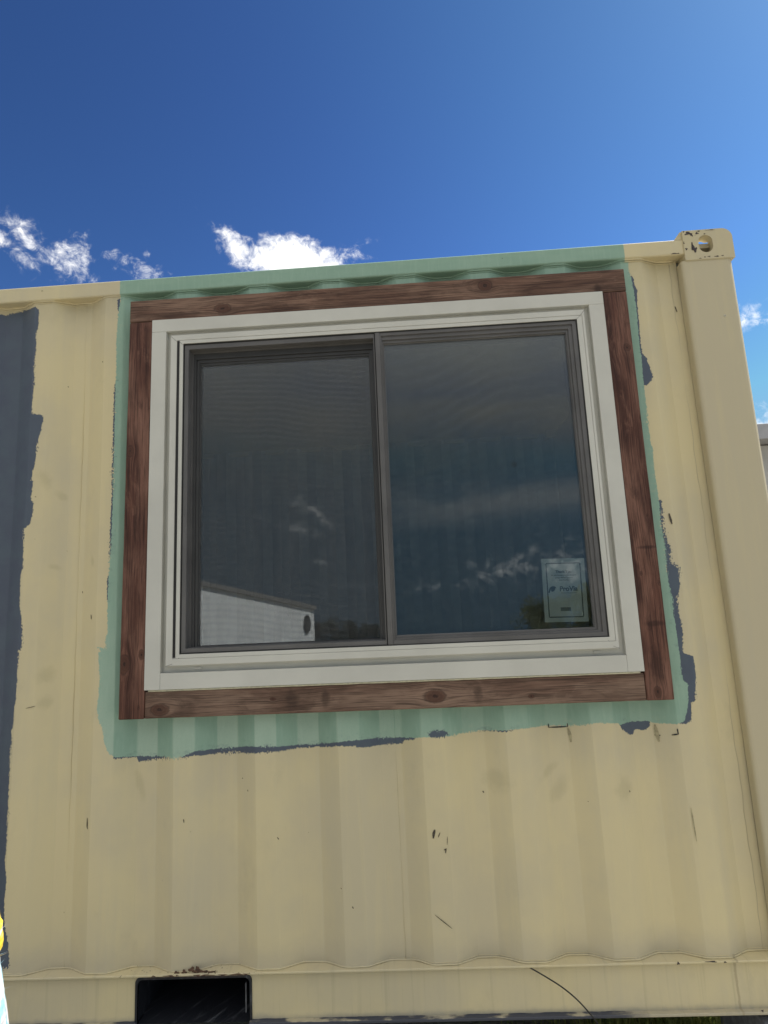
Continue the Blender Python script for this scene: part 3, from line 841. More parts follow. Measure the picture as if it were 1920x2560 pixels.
def frame_loops(loops):
    """mitred rectangular moulding: loops of (x0, x1, z0, z1, y) from outside in"""
    bm = bmesh.new(); prev = None
    for (x0, x1, z0, z1, y) in loops:
        cur = [bm.verts.new(W((a, y, b))) for a, b in ((x0, z0), (x1, z0), (x1, z1), (x0, z1))]
        if prev:
            for i in range(4): bm.faces.new((prev[i], prev[(i+1) % 4], cur[(i+1) % 4], cur[i]))
        prev = cur
    return bm
FX0, FX1, FZ0, FZ1 = -2.1525, -.507, 1.035, 2.360     # casing outside
IX0, IX1, IZ0, IZ1 = -2.0987, -.5597, 1.0884, 2.3118  # casing inside
YF = -.036
def ins(l, t, r, b, y): return (-2.0987+l, -.5597-r, 1.0884+b, 2.3118-t, y)
# ring: groove, proud ring, lip, return
win_me = frame_loops([ins(-.004, -.004, -.004, -.004, -.010), ins(0, 0, 0, 0, -.0150), ins(.006, .006, .006, .008, -.0165), ins(.0115, .0125, .0125, .015, -.0175), ins(.0200, .0195, .0215, .0235, -.0215),
     ins(.0207, .0205, .0218, .0237, -.0420), ins(.0215, .0215, .0226, .0245, -.0430), ins(.0440, .0405, .0300, .0460, -.0430), ins(.0444, .0411, .0305, .0466, -.0405), ins(.0460, .0416, .0309, .0468, -.0405),
     ins(.0530, .0418, .0312, .0470, -.0415), ins(.0536, .0424, .0318, .0476, -.0425), ins(.0660, .0545, .0490, .0595, -.0425), ins(.0665, .0550, .0495, .0600, -.0415), ins(.0667, .0552, .0497, .0602, .060)])
window = bmobj('window', win_me, M_VINYL)
window['label'] = 'white framed sliding window with two dark panes'
cpart(window)
def sub(o):
    o.parent = window; o.matrix_parent_inverse = Matrix.Identity(4); o.matrix_parent_inverse = Matrix.Translation(-CT).inverted() @ Matrix.Translation(-CT) if False else Matrix.Identity(4)
    return o
def sbox(name, x0, x1, y0, y1, z0, z1, mat, bevel=.0012, **kw):
    return sub(box(name, x0, x1, y0, y1, z0, z1, mat, bevel=bevel, xf=W, **kw))
g = .0004
sbox('casing_strip', FX0, FX1, YF, -.004, IZ1, FZ1, M_VINYL)
sbox('casing_strip', FX0, IX0, YF, -.004, FZ0, IZ1-g, M_VINYL)
sbox('casing_strip', IX1, FX1, YF, -.004, FZ0, IZ1-g, M_VINYL)
sbox('casing_strip', IX0+g, IX1-g, YF, -.004, FZ0, IZ0, M_VINYL)
# dark slot in the left jamb
sbox('jamb_slot', IX0+.0452, IX0+.0530, -.0446, -.040, IZ0+.0500, IZ1-.0445, M_GASKET, bevel=0)
# mitre joints drawn as thin dark lines
M_JOINT = simple('joint_hairline', (.10, .10, .095), .8, .1)
for (sx, sz) in ((0, 0), (1, 0), (1, 1), (0, 1)):
    def cn(l, t, r, b_): return (IX1-r if sx else IX0+l, IZ1-t if sz else IZ0+b_)
    p0, p1 = cn(.0215, .0245, .0215, .0226), cn(.0440, .0460, .0405, .0300)
    p2, p3 = cn(.0536, .0476, .0424, .0318), cn(.0660, .0595, .0545, .0490)
    for (a0, a1, yy) in ((p0, p1, -.0430), (p2, p3, -.0425)):
        bm = bmesh.new(); add_tube(bm, [W((a0[0], yy, a0[1])), W((a1[0], yy, a1[1]))], .00055, 5)
        sub(bmobj('mitre_joint', bm, M_JOINT))
# weep covers
for q in (-1.975, -.648): sbox('weep_cover', q-.011, q+.011, -.0225, -.0165, 1.0965, 1.1035, M_SMUDGE if False else M_VINYL, bevel=.0008)

# grey frame inside the white: black gasket, outer face, steps
DX0, DX1, DZ0, DZ1 = -2.032, -.6095, 1.1487, 2.256
sub(bmobj('gasket', frame_loops([(DX0-.0006, DX1+.0006, DZ0-.0006, DZ1+.0006, -.0400), (DX0+.0026, DX1-.0032, DZ0+.0026, DZ1-.0030, -.0385), (DX0+.003, DX1-.0035, DZ0+.003, DZ1-.003, .03)]), M_GASKET))
MX0, MX1 = -1.332, -1.313
def near(x, z, y, y0=-.030):   # same sight line, moved to another depth
    s = (y-CAM.y)/(y0-CAM.y); return CAM.x+(x-CAM.x)*s, CAM.z+(z-CAM.z)*s
# left half
LX0, LX1, LZ0, LZ1 = DX0+.0032, -1.3335, DZ0+.0032, DZ1-.0032
sub(bmobj('screen_frame', frame_loops([(LX0, LX1, LZ0, LZ1, -.030), (LX0+.0008, LX1-.0008, LZ0+.0008, LZ1-.0008, -.036), (LX0+.0150, LX1-.0008-.0030, LZ0+.0140, LZ1-.0165, -.036), (LX0+.0160, LX1-.0042, LZ0+.0150, LZ1-.0175, -.033),
     (LX0+.0160, LX1-.0042, LZ0+.0150, LZ1-.0175, -.006), (LX0+.0220, LX1-.0050, LZ0+.0170, LZ1-.0215, -.006), (LX0+.0220, LX1-.0050, LZ0+.0170, LZ1-.0215, .030)]), M_BRONZE))
gx0, gz1 = near(-1.966, 2.1686, .018); gx1, gz0 = near(-1.356, 1.1765, .018)
GZ0L = 1.172
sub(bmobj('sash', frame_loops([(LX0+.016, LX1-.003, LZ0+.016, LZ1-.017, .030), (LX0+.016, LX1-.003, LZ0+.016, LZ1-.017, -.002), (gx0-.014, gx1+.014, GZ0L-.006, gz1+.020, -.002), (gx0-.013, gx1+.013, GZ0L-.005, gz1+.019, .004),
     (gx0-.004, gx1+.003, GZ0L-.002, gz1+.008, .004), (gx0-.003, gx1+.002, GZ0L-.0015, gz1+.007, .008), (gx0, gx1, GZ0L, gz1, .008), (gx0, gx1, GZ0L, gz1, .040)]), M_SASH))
# mullion
sbox('mullion', MX0+.0015, MX1, -.041, .03, LZ0, LZ1, M_BRONZE)
sbox('mullion_groove', MX0-.0018, MX0+.0012, -.034, .03, LZ0, LZ1, M_GASKET, bevel=0)
# right half fixed light
RX0, RX1 = MX1+.0004, DX1-.0036
sub(bmobj('fixed_frame', frame_loops([(RX0, RX1, LZ0, LZ1, -.025), (RX0, RX1, LZ0, LZ1, -.0370), (RX0+.0040, RX1-.0135, LZ0+.0130, LZ1-.0110, -.0370), (RX0+.0050, RX1-.0145, LZ0+.0140, LZ1-.0120, -.0310), (RX0+.0075, RX1-.0270, LZ0+.0200, LZ1-.0250, -.0310),
     (RX0+.0080, RX1-.0275, LZ0+.0205, LZ1-.0260, -.0250), (RX0+.0110, RX1-.0345, LZ0+.0270, LZ1-.0350, -.0250), (RX0+.0115, RX1-.0350, LZ0+.0275, LZ1-.0360, -.0190), (RX0+.0130, RX1-.0365, LZ0+.0290, LZ1-.0380, -.0180), (RX0+.0130, RX1-.0365, LZ0+.0290, LZ1-.0380, .030)]), M_BRONZE))
# sash lock side rail
def glass_mat():
    T = Tree('coated_glass'); p = T.pos()
    tr = T.node('ShaderNodeBsdfTransparent'); tr.inputs[0].default_value = (.86, .90, .89, 1)
    gl = T.node('ShaderNodeBsdfGlossy'); gl.inputs['Roughness'].default_value = .003; gl.inputs[0].default_value = (.92, .96, 1, 1)
    nb = T.bump(T.noise(p, 3.2, 2, .5), .05, .0020); T.link(nb, gl.inputs['Normal'])
    fr = T.node('ShaderNodeFresnel'); fr.inputs[0].default_value = 1.72
    mx = T.node('ShaderNodeMixShader'); T.link(fr.outputs[0], mx.inputs[0]); T.link(tr.outputs[0], mx.inputs[1]); T.link(gl.outputs[0], mx.inputs[2])
    T.link(mx.outputs[0], T.out.inputs[0])
    return T.id
M_GLASS = glass_mat()
M_GLASS.use_fake_user = False
YGL, YGR = .014, -.0150
sbox('glass_pane', gx0-.004, gx1+.004, YGL, YGL+.004, GZ0L-.004, gz1+.004, M_GLASS, bevel=0)
sbox('glass_pane', RX0+.010, RX1-.034, YGR, YGR+.004, LZ0+.026, LZ1-.035, M_GLASS, bevel=0)
def screen_mat(name, amt, dark, seed, sc1, curve):
    """woven insect mesh, with moire waves painted into its opacity"""
    T = Tree(name); p = T.pos(); x, y, z = T.split(p)
    wob = T.noise(T.scale(p, (1, 1, 1), (seed, 0, 0)), 2.0, 2, .45)-.5
    w1 = (z*sc1+wob*26.0+(x*5.0+seed).sin()*curve).sin()*.5+.5
    w3 = (x*sc1*.55+wob*18.0+(z*4.0).sin()*2.0).sin()*.5+.5
    w4 = (x*44.0+wob*6.0+(z*3.0).sin()).sin()*.5+.5
    env = T.noise(T.scale(p, (1, 1, 1), (0, seed, 0)), 2.6, 3, .5).step(.35, .65)
    fine = T.noise(T.scale(p, (1, 1, 1)), 420, 2, .6)
    pat = w1.pow(2.0)*env*.32+w3.pow(3.0)*.16*(1.0-env*.5)+w4*.14+fine*.35
    a = (pat*amt*1.15+amt*.55).clamp()
    tr = T.node('ShaderNodeBsdfTransparent')
    df = T.node('ShaderNodeBsdfDiffuse'); df.inputs[0].default_value = (*dark, 1)
    mx = T.node('ShaderNodeMixShader'); T.link(a, mx.inputs[0]); T.link(tr.outputs[0], mx.inputs[1]); T.link(df.outputs[0], mx.inputs[2])
    T.link(mx.outputs[0], T.out.inputs[0])
    return T.id
M_SCREEN_L = screen_mat('insect_mesh', .105, (.21, .215, .22), 2.0, 300.0, 9.0)
M_SCREEN_R = screen_mat('insect_mesh_inner', .26, (.215, .205, .195), 8.0, 150.0, 11.0)
sbox('insect_screen', gx0-.003, gx1+.003, YGL-.0050, YGL-.0045, GZ0L-.003, gz1+.003, M_SCREEN_L, bevel=0)
sbox('insect_screen', RX0+.010, RX1-.034, .0150, .0155, LZ0+.026, LZ1-.035, M_SCREEN_R, bevel=0)
# seven small dots on the right pane
bm = bmesh.new(); cx, cz = near(-.8684+.0003, 1.7387, YGR)
for k in range(7):
    a = k*PI/3; ox, oz = (0, 0) if k == 6 else (.0078*math.cos(a+.5), .0078*math.sin(a+.5))
    r = bmesh.ops.create_cone(bm, cap_ends=True, segments=8, radius1=.0022, radius2=.0022, depth=.0006)
    for v in r['verts']: v.co = Vector((cx+ox+v.co.x, YGR-.0006+v.co.z, cz+oz+v.co.y))
sub(bmobj('vent_dots', bm, M_GASKET))

# ------------------------------------------------------------------ paper notice behind the right pane
M_PAPER = simple('paper', (.43, .46, .455), .8, .04, 30, .1)
M_INK = simple('ink', (.035, .055, .070), .8, .05)
PW, PH = .1440, .2115
YP = -.0085
a_, b_ = near(-.7425, 1.3023, YP, -.045)
notice = thing('paper_notice', 'small printed thank you notice taped inside the lower right corner of the right pane', 'notice', (a_, YP, b_))
notice.rotation_euler = (0, math.radians(1.5), 0)
notice.rotation_euler = (0, -math.radians(-1.6), 0)
bm = bmesh.new(); add_box(bm, -PW/2, PW/2, 0, .0003, -PH/2, PH/2)
bmobj('sheet', bm, M_PAPER, notice)
def ring_bm(hw, hh, t, off=0):
    bm = bmesh.new()
    for s in (-1, 1):
        add_box(bm, -hw, hw, -.0005, -.0001, s*hh-t/2, s*hh+t/2)
        add_box(bm, s*hw-t/2, s*hw+t/2, -.0005, -.0001, -hh+t/2, hh-t/2)
    return bm
bmobj('printed_border', ring_bm(.0565, .0895, .0034), M_INK, notice)
def text(body, size, x, z, mat, parent, y=-.0005, bold=0, align='CENTER', name='lettering', sx=1.0, shear=0):
    cu = bpy.data.curves.new('t', 'FONT'); cu.body = body; cu.size = size; cu.align_x = align; cu.offset = bold; cu.shear = shear
    o = bpy.data.objects.new('t', cu); COL.objects.link(o)
    dg = bpy.context.evaluated_depsgraph_get(); dg.update()
    me = bpy.data.meshes.new_from_object(o.evaluated_get(dg)); bpy.data.objects.remove(o)
    me.transform(Matrix.Translation((x, y, z)) @ Matrix.Rotation(PI/2, 4, 'X') @ Matrix.Diagonal((sx, 1, 1, 1)))
    return link(name, me, mat, parent)
text('Thank You', .0120, 0, .0575, M_INK, notice, bold=.00035)
for i, s in enumerate(('for purchasing a custom-designed', 'energy efficient product', 'from ProVia.')):
    text(s, .0062, 0, .0475-i*.0082, M_INK, notice, bold=.0001)
text('ProVia', .0225, .013, -.0035, M_INK, notice, bold=.0008, sx=.98, shear=.05)
text('THE PROFESSIONAL WAY', .0044, .013, -.0115, M_INK, notice, bold=.00005)
text('- - - -', .0050, 0, -.0265, M_INK, notice)
bm = bmesh.new()
# leaf and sweeping arc beside the name
def curve_poly(bm, outer, inner):
    vs = [bm.verts.new((x, -.0005, z)) for x, z in outer+inner[::-1]]; bm.faces.new(vs)
arc_o = [(-.0375+.0165*math.cos(math.radians(t)), -.0085+.0215*math.sin(math.radians(t))) for t in range(180, 55, -12)]
arc_i = [(-.0345+.0145*math.cos(math.radians(t)), -.0100+.0175*math.sin(math.radians(t))) for t in range(178, 53, -12)]
curve_poly(bm, arc_o, arc_i)
leaf = [(-.0440, -.0045), (-.0455, .0000), (-.0430, .0055), (-.0375, .0085), (-.0305, .0092), (-.0310, .0030), (-.0340, -.0025), (-.0395, -.0052)]
bm.faces.new([bm.verts.new((x, -.0006, z)) for x, z in leaf])
bmobj('emblem', bm, M_INK, notice)
M_STAMP = simple('stamp_grey', (.16, .20, .23), .8, .05)
bm = bmesh.new(); add_box(bm, -.0175, .0165, -.0005, -.0002, -.0700, -.0575); bmobj('printed_panel', bm, M_STAMP, notice)
text('proud member', .0044, -.0005, -.0622, M_INK, notice, y=-.0008)
text('est. program', .0040, -.0005, -.0675, M_INK, notice, y=-.0008)

# ------------------------------------------------------------------ loose things near the wall
bm = bmesh.new()
ctl = [(-.9500, .004, .1605), (-.905, -.012, .142), (-.860, -.022, .118), (-.820, -.030, .088), (-.785, -.034, .050), (-.757, -.034, .010), (-.735, -.030, -.035), (-.70, -.02, -.12), (-.68, .0, -.25), (-.67, .02, -.42)]
def spline(ctl, n=6):
    out = []
    P = [Vector(c) for c in ctl]; P = [P[0]*2-P[1]]+P+[P[-1]*2-P[-2]]
    for i in range(1, len(P)-2):
        for k in range(n):
            t = k/n; a, b, c, d = P[i-1:i+3]
            out.append(.5*((2*b)+(-a+c)*t+(2*a-5*b+4*c-d)*t*t+(-a+3*b-3*c+d)*t**3))
    out.append(P[-2]); return out
add_tube(bm, spline(ctl), .0021, 8)
cable = bmobj('cable', bm, M_WIRE, smooth=True)
tag(cable, 'thin black cable hanging in a curve from under the lip of the bottom rail', 'cable')

GZ = -.42
def ground_z(x, y):
    d = max(0, -y-3.5)
    return GZ-min(d, 800)*.05+.02*mnoise.noise((x*.7, y*.7, 0))
for (bx, by, lab) in ((-.27, -.01, 'dark grey concrete block under the near right corner of the container'), (-LEN, -.01, 'concrete block under the near left corner of the container'),
                      (-.27, WID-.30, 'concrete block under the far right corner of the container'), (-LEN, WID-.30, 'concrete block under the far left corner of the container')):
    bm = bmesh.new(); add_box(bm, bx, bx+.29, by, by+.32, GZ-.05, -.001, .012, 2)
    for v in bm.verts: v.co += Vector((mnoise.noise(v.co*9)*.004, mnoise.noise(v.co*9+Vector((5, 0, 0)))*.004, 0))
    o = bmobj('concrete_block', bm, M_CONC); tag(o, lab, 'concrete block', 'blocks the container stands on')

# sack, sun-lit, at the left edge
def sack_mat():
    T = Tree('woven_sack'); p = T.pos(); x, y, z = T.split(p)
    n = T.noise(p, 30, 4, .6)
    w = ((x+y)*900.0).sin()*.5+(z*900.0).sin()*.5
    c = T.mix(n.step(.3, .7), (.34, .35, .37), (.47, .47, .47))
    zz = z+(n-.5)*.012
    yl = zz.step(.9000, .9025)*(1.0-zz.step(.9215, .9240))+zz.step(.9270, .9290)*(1.0-zz.step(.9400, .9420))
    c = T.mix(yl, c, (.60, .43, .03))
    bl = (1.0-((T.noise(T.scale(p, (1, 1, .35), (3, 3, 3)), 22, 3, .5)-.5)/.05).abs()).step(0, .6)*(1.0-zz.step(.896, .900))
    c = T.mix(bl*.8, c, (.13, .34, .42))
    gy = T.noise(T.scale(p, (1, 1, 1), (9, 3, 1)), 90, 3, .6)
    c = T.mix(gy.step(.60, .68)*.6, c, (.30, .32, .36))
    T.bsdf(c, .7, normal=T.bump(w*.3+n, .5, .002))
    return T.id
M_SACK = sack_mat()
def sack():
    cx, cy = -1.876, -1.376
    root = thing('woven_sack', 'sunlit white woven sack with yellow and pale blue print at the far left edge', 'sack', (cx, cy, GZ))
    bm = bmesh.new(); zs = np.linspace(GZ, .945, 200); n = 120; rings = []
    for z in zs:
        if z > .898: r = .152+.006*math.sqrt(max(0, 1-((z-.912)/.034)**2))*.6-.0*z
        else: r = .150+.016*min(1, (.898-z)/.085)+.01*max(0, math.sin((z-.1)*3))*.3
        if z > .93: r -= .012*((z-.93)/.015)**2
        ring = []
        for k in range(n):
            a = 2*PI*k/n
            q = Vector((math.cos(a)*3, math.sin(a)*3, z*6))
            rr = r+.0045*mnoise.noise(q*3)+.0026*mnoise.noise(q*14)
            ring.append(bm.verts.new((math.cos(a)*rr, math.sin(a)*rr*.9, z-GZ)))
        rings.append(ring)
    for A, B in zip(rings, rings[1:]):
        for k in range(n): bm.faces.new((A[k], A[(k+1) % n], B[(k+1) % n], B[k]))
    bm.faces.new(rings[0]); bm.faces.new(rings[-1])
    bmobj('bag', bm, M_SACK, root, smooth=True)
    bm = bmesh.new(); r_ = random.Random(3)
    for i in range(900):
        a = r_.uniform(-1.6, 1.3); z = r_.uniform(.2, .93)
        R0 = .150+.012*min(1, max(0, (.898-z)/.085)) if z < .898 else .154
        p0 = Vector((math.cos(a)*R0, math.sin(a)*R0*.9, z-GZ))
        d = Vector((math.cos(a+r_.uniform(-1, 1)), math.sin(a+r_.uniform(-1, 1)), r_.uniform(-.2, 1.2)))*r_.uniform(.003, .011)
        sd = Vector((0, 0, .0005))+Vector((r_.uniform(-.0004, .0004), r_.uniform(-.0004, .0004), 0))
        v = [bm.verts.new(p0), bm.verts.new(p0+sd), bm.verts.new(p0+d)]
        bm.faces.new(v)
    o = bmobj('frayed_fibres', bm, M_SACK, root); o['kind'] = 'stuff'
sack()

# ------------------------------------------------------------------ ground
def ground_mat():
    T = Tree('dry_ground'); p = T.pos()
    a = T.noise(p, 1.3, 6, .65); b = T.noise(p, 28, 6, .7); v = T.vor(p, 45)
    c = T.mix(a.step(.35, .65), (.28, .255, .21), (.21, .20, .15))
    c = T.mix(b.step(.45, .7)*.6, c, (.31, .29, .245))
    c = T.mix((1.0-v.step(.0, .35))*.4, c, (.52, .49, .43))
    T.bsdf(c, .95, normal=T.bump(b+v*.6, .8, .02))
    return T.id
xs = [-600, -300, -150, -80, -40, -20]+list(np.arange(-12, 12.1, .6))+[20, 40, 80, 150, 300, 600]
ys = [-800, -400, -220, -165, -120, -80, -50, -30, -20]+list(np.arange(-13, 8.1, .6))+[15, 30, 60, 120, 300, 800]
bm = bmesh.new(); G = [[bm.verts.new((x, y, ground_z(x, y))) for y in ys] for x in xs]
for i in range(len(xs)-1):
    for j in range(len(ys)-1): bm.faces.new((G[i][j], G[i+1][j], G[i+1][j+1], G[i][j+1]))
bmobj('ground', bm, ground_mat(), kind='structure', smooth=True)

def grass_mat():
    T = Tree('grass_blade'); p = T.pos()
    n = T.noise(p, 11, 3, .6)
    c = T.mix(n.step(.35, .65), (.14, .21, .045), (.36, .36, .12))
    b = T.bsdf(c, .5, spec=.3)
    tl = T.node('ShaderNodeBsdfTranslucent'); T.link(c, tl.inputs[0])
    mx = T.node('ShaderNodeMixShader'); mx.inputs[0].default_value = .35; T.link(b.outputs[0], mx.inputs[1]); T.link(tl.outputs[0], mx.inputs[2]); T.link(mx.outputs[0], T.out.inputs[0])
    return T.id
M_GRASS = grass_mat()
def grass():
    bm = bmesh.new(); r_ = random.Random(11)
    def blade(x, y, h, w):
        a = r_.uniform(0, 6.28); lean = r_.uniform(.15, .75)*h; d = Vector((math.cos(a), math.sin(a), 0)); s = Vector((-d.y, d.x, 0))*w/2
        z0 = ground_z(x, y)-.01; base = Vector((x, y, z0)); prev = (bm.verts.new(base-s), bm.verts.new(base+s))
        for k in (1, 2, 3):
            t = k/3; q = base+d*lean*t*t+Vector((0, 0, h*(t-.18*t*t)))
            if k == 3: v = bm.verts.new(q); bm.faces.new((prev[0], prev[1], v))
            else:
                cur = (bm.verts.new(q-s*(1-t*.5)), bm.verts.new(q+s*(1-t*.5))); bm.faces.new((prev[0], prev[1], cur[1], cur[0])); prev = cur
    for i in range(12000):
        x = r_.gauss(.02, .36); y = r_.uniform(.15, 1.7)
        if -.28 < x < .03 and y < .33: continue
        blade(x, y, r_.uniform(.12, .42)*(1 if x > -.8 else .5), r_.uniform(.003, .007))
    for i in range(9000):
        x = r_.uniform(-6.5, 3); y = r_.choice((r_.gauss(-.15, .25), r_.uniform(-3, 3)))
        if y > -.02 and -6.3 < x < .05: continue
        if math.hypot(x+1.88, y+1.38) < .25 or math.hypot(x+1.24, y+2.04) < .5: continue
        blade(x, y, r_.uniform(.05, .20), r_.uniform(.002, .005))
    o = bmobj('grass', bm, M_GRASS); o['kind'] = 'stuff'; o['label'] = 'sunlit grass and weeds growing under the right end of the container'
grass()

# ------------------------------------------------------------------ neighbour building beyond the container's right end
M_SIDING = simple('grey_siding', (.47, .46, .44), .6, .06, 2)
M_EAVE = simple('eave_metal', (.36, .36, .38), .5, .08, 3)
M_DARKGLASS = simple('dark_glass', (.02, .025, .03), .08, .1)
def neighbour():
    bx, by = 4.6, 10.0; top = 4.20; g0 = GZ
    root = thing('metal_shed', 'pale grey metal building with a flat grey eave behind the container post at right', 'building', (bx, by, g0))
    def rb(name, x0, x1, y0, y1, z0, z1, mat, bev=0): return box(name, x0-bx, x1-bx, y0-by, y1-by, z0-g0, z1-g0, mat, root, bevel=bev)
    x = bx; k = 0
    while x < bx+13.5:
        rb('siding_panel', x+.006, x+.894, by, by+.08, g0, top, M_SIDING, .02); x += .9
    rb('side_wall', bx, bx+.1, by+.09, by+8, g0, top, M_SIDING); rb('side_wall', bx+13.4, bx+13.5, by+.09, by+8, g0, top, M_SIDING)
    rb('rear_wall', bx+.11, bx+13.39, by+7.9, by+8, g0, top, M_SIDING)
    rb('fascia', bx-.35, bx+13.85, by-.45, by-.40, top+.02, top+.33, M_EAVE, .01)
    rb('roof', bx-.35, bx+13.85, by-.395, by+8.4, top+.02, top+.30, M_EAVE)
    for wx in (6.4, 10.4, 14.2):
        w = rb('window', wx, wx+1.2, by-.04, by-.002, 1.2, 2.3, M_VINYL, .01)
        p_ = box('pane', wx-bx+.07, wx-bx+1.13, -.046, -.041, 1.2-g0+.07, 2.3-g0-.07, M_DARKGLASS, w)
    d_ = rb('door', 8.6, 9.6, by-.04, by-.002, g0, 1.75, M_EAVE, .01)
    box('handle', 8.7-bx, 8.74-bx, -.07, -.041, .95, 1.07, M_GASKET, d_, bevel=.004)
neighbour()

# ------------------------------------------------------------------ what the panes mirror: white shed and trees behind the photographer
M_WHITEPAINT = simple('white_painted_metal', (.88, .88, .87), .5, .03, 2)
M_FASCIA = simple('grey_fascia', (.20, .19, .18), .6, .1, 3)
def back_pt(baz_deg, D):
    a = math.radians(baz_deg); c = Vector((CAM.x, 2*YGL-CAM.y))     # the mirrored eye
    return Vector((c.x+math.sin(a)*D, c.y-math.cos(a)*D))
def white_shed():
    A = back_pt(-9.45, 17.5); B = back_pt(-19.66, 15.3)      # far corner, near point of the long wall
    d = (B-A).normalized(); nrm = Vector((-d.y, d.x))
    if nrm.x > 0: nrm = -nrm
    L = (B-A).length+1.3
    zA = CAM.z+math.tan(math.radians(.71))*17.5; zB = CAM.z+math.tan(math.radians(3.37))*15.3
    g0 = ground_z(A.x, A.y)-.1
    root = thing('white_shed', 'white painted metal shed with a dark round vent, mirrored in the left pane', 'shed', (A.x, A.y, g0))
    root.rotation_euler.z = math.atan2(d.y, d.x)
    side = 1 if Vector((-d.y, d.x)).dot(nrm) > 0 else -1
    # local: x along wall from the far corner, y away from the container side
    h0 = zA-g0; slope = (zB-zA)/((B-A).length)
    n = 8; dep = 3.0
    for k in range(n):
        a, b = L*k/n, L*(k+1)/n
        bm = bmesh.new(); add_box(bm, a+.003, b-.003, 0 if side > 0 else -.06, .06 if side > 0 else 0, 0, 1, 0)
        for v in bm.verts:
            if v.co.z > .5: v.co.z = h0+slope*v.co.x-.10
        bmobj('wall_sheet', bm, M_WHITEPAINT, root)
    for (a, b) in ((0, .06), (L-.06, L)):
        bm = bmesh.new(); add_box(bm, a, b, side*.065 if side > 0 else -dep, dep if side > 0 else -.065, 0, h0+slope*a-.11); bmobj('end_wall', bm, M_WHITEPAINT, root)
    bm = bmesh.new(); add_box(bm, 0, L, side*dep-.05, side*dep, 0, h0-.1); bmobj('rear_wall', bm, M_WHITEPAINT, root)
    bm = bmesh.new(); add_box(bm, -.04, L+.04, -.08 if side > 0 else -dep-.1, dep+.1 if side > 0 else .08, 0, .11)
    for v in bm.verts: v.co.z += h0+slope*v.co.x-.095
    bmobj('roof', bm, M_FASCIA, root)
    bm = bmesh.new(); bmesh.ops.create_cone(bm, cap_ends=True, segments=28, radius1=.20, radius2=.20, depth=.05)
    for v in bm.verts: v.co = Vector((.30+v.co.x*.60, -side*(.026)+v.co.z, h0-.50+v.co.y*1.25))
    vent = bmobj('round_vent', bm, M_GASKET, root)
    bm = bmesh.new()
    for k in range(5): add_box(bm, .30-.08, .30+.08, -side*.06-.005, -side*.06+.005, h0-.64+k*.065, h0-.63+k*.065)
    bmobj('louvre', bm, M_FASCIA, vent)
white_shed()

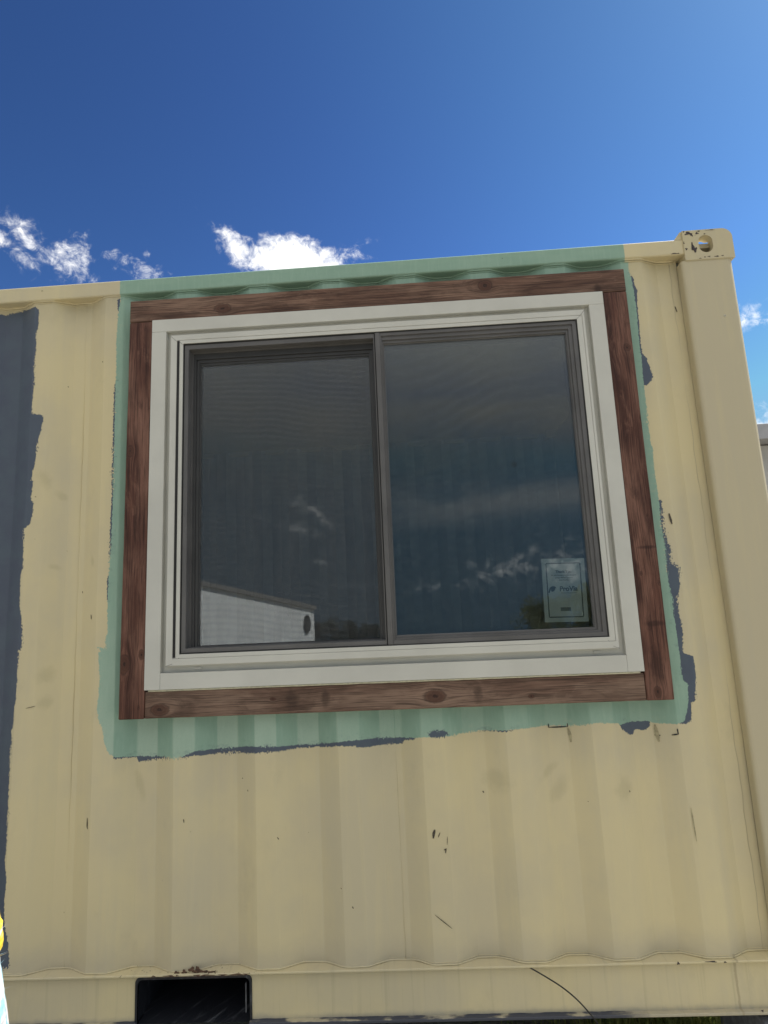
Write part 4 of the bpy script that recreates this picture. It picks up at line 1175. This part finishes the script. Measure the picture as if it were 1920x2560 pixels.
def leaf_mat(name, a, b):
    T = Tree(name); p = T.pos(); n = T.noise(p, 1.4, 3, .6)
    c = T.mix(n.step(.35, .65), a, b); bs = T.bsdf(c, .55, spec=.3)
    tl = T.node('ShaderNodeBsdfTranslucent'); T.link(c, tl.inputs[0])
    mx = T.node('ShaderNodeMixShader'); mx.inputs[0].default_value = .3; T.link(bs.outputs[0], mx.inputs[1]); T.link(tl.outputs[0], mx.inputs[2]); T.link(mx.outputs[0], T.out.inputs[0])
    return T.id
M_LEAF = leaf_mat('tree_leaf', (.022, .036, .013), (.045, .066, .022))
M_LEAF2 = leaf_mat('pale_leaf', (.10, .12, .05), (.20, .20, .09))
M_BARK = simple('bark', (.10, .075, .055), .9, .3, 14, .8, .02)
def tree(x, y, h, w, mat, label, seed, leaves=5200, ls=.12, group='trees behind the photographer'):
    r_ = random.Random(seed); z0 = ground_z(x, y)-.1
    root = thing('tree', label, 'tree', (x, y, z0), group)
    bm = bmesh.new()
    add_tube(bm, [(0, 0, 0), (.02*h, 0, h*.25), (-.01*h, .01*h, h*.5), (0, 0, h*.85)], [h*.030, h*.024, h*.016, h*.005], 8)
    tips = []
    for k in range(16):
        t = r_.uniform(.18, .8); a = r_.uniform(0, 6.28); l = w*.5*(1.1-t)*r_.uniform(.7, 1.2)
        e = Vector((math.cos(a)*l, math.sin(a)*l, h*t+l*.55)); add_tube(bm, [(0, 0, h*t), tuple(e*.5+Vector((0, 0, h*t*.5))), tuple(e)], [h*.010, h*.006, h*.002], 5); tips.append(e)
    bmobj('trunk', bm, M_BARK, root)
    bm = bmesh.new(); clumps = []
    for k in range(34):
        t = r_.random(); zc = h*(.22+.74*t); rr = w*.5*math.sqrt(max(.05, 1-((t-.35)/.72)**2))
        a = r_.uniform(0, 6.28); q = rr*math.sqrt(r_.random())*.85
        clumps.append((Vector((math.cos(a)*q, math.sin(a)*q, zc)), w*r_.uniform(.09, .20)))
    for e in tips: clumps.append((e, w*r_.uniform(.08, .15)))
    for i in range(leaves):
        c, R_ = r_.choice(clumps)
        d = Vector((r_.gauss(0, 1), r_.gauss(0, 1), r_.gauss(0, .8))).normalized()*R_*r_.random()**.4
        p = c+d; s = ls*r_.uniform(.5, 1.3)
        u = Vector((r_.gauss(0, 1), r_.gauss(0, 1), r_.gauss(0, 1))).normalized(); v = u.orthogonal().normalized()
        bm.faces.new([bm.verts.new(p+u*s), bm.verts.new(p+v*s*.5), bm.verts.new(p-u*s), bm.verts.new(p-v*s*.5)])
    bmobj('crown', bm, mat, root)
def tree_at(baz, D, topel, w, mat, label, seed, **kw):
    p = back_pt(baz, D); top = CAM.z+math.tan(math.radians(topel))*D
    tree(p.x, p.y, top-ground_z(p.x, p.y)+.1, w, mat, label, seed, **kw)
tree_at(-8.6, 62, -.55, 4.2, M_LEAF, 'dark rounded tree mirrored just right of the white shed', 1)
tree_at(-6.2, 70, -1.0, 4.0, M_LEAF, 'second dark tree mirrored beside the rounded one', 2)
tree_at(-4.3, 74, -1.2, 3.4, M_LEAF, 'smaller dark tree mirrored nearest the middle post of the window', 3)
tree_at(12.6, 24, .35, 3.0, M_LEAF2, 'pale sparse bush mirrored left of the paper notice', 4, leaves=3800, ls=.07)
tree_at(17.2, 21, .9, 3.6, M_LEAF2, 'pale leafy bush mirrored over the paper notice', 5, leaves=6500, ls=.07)
tree_at(22.5, 23, 2.6, 4.5, M_LEAF, 'taller green tree mirrored in the lower right corner of the right pane', 6, leaves=7000, ls=.08)
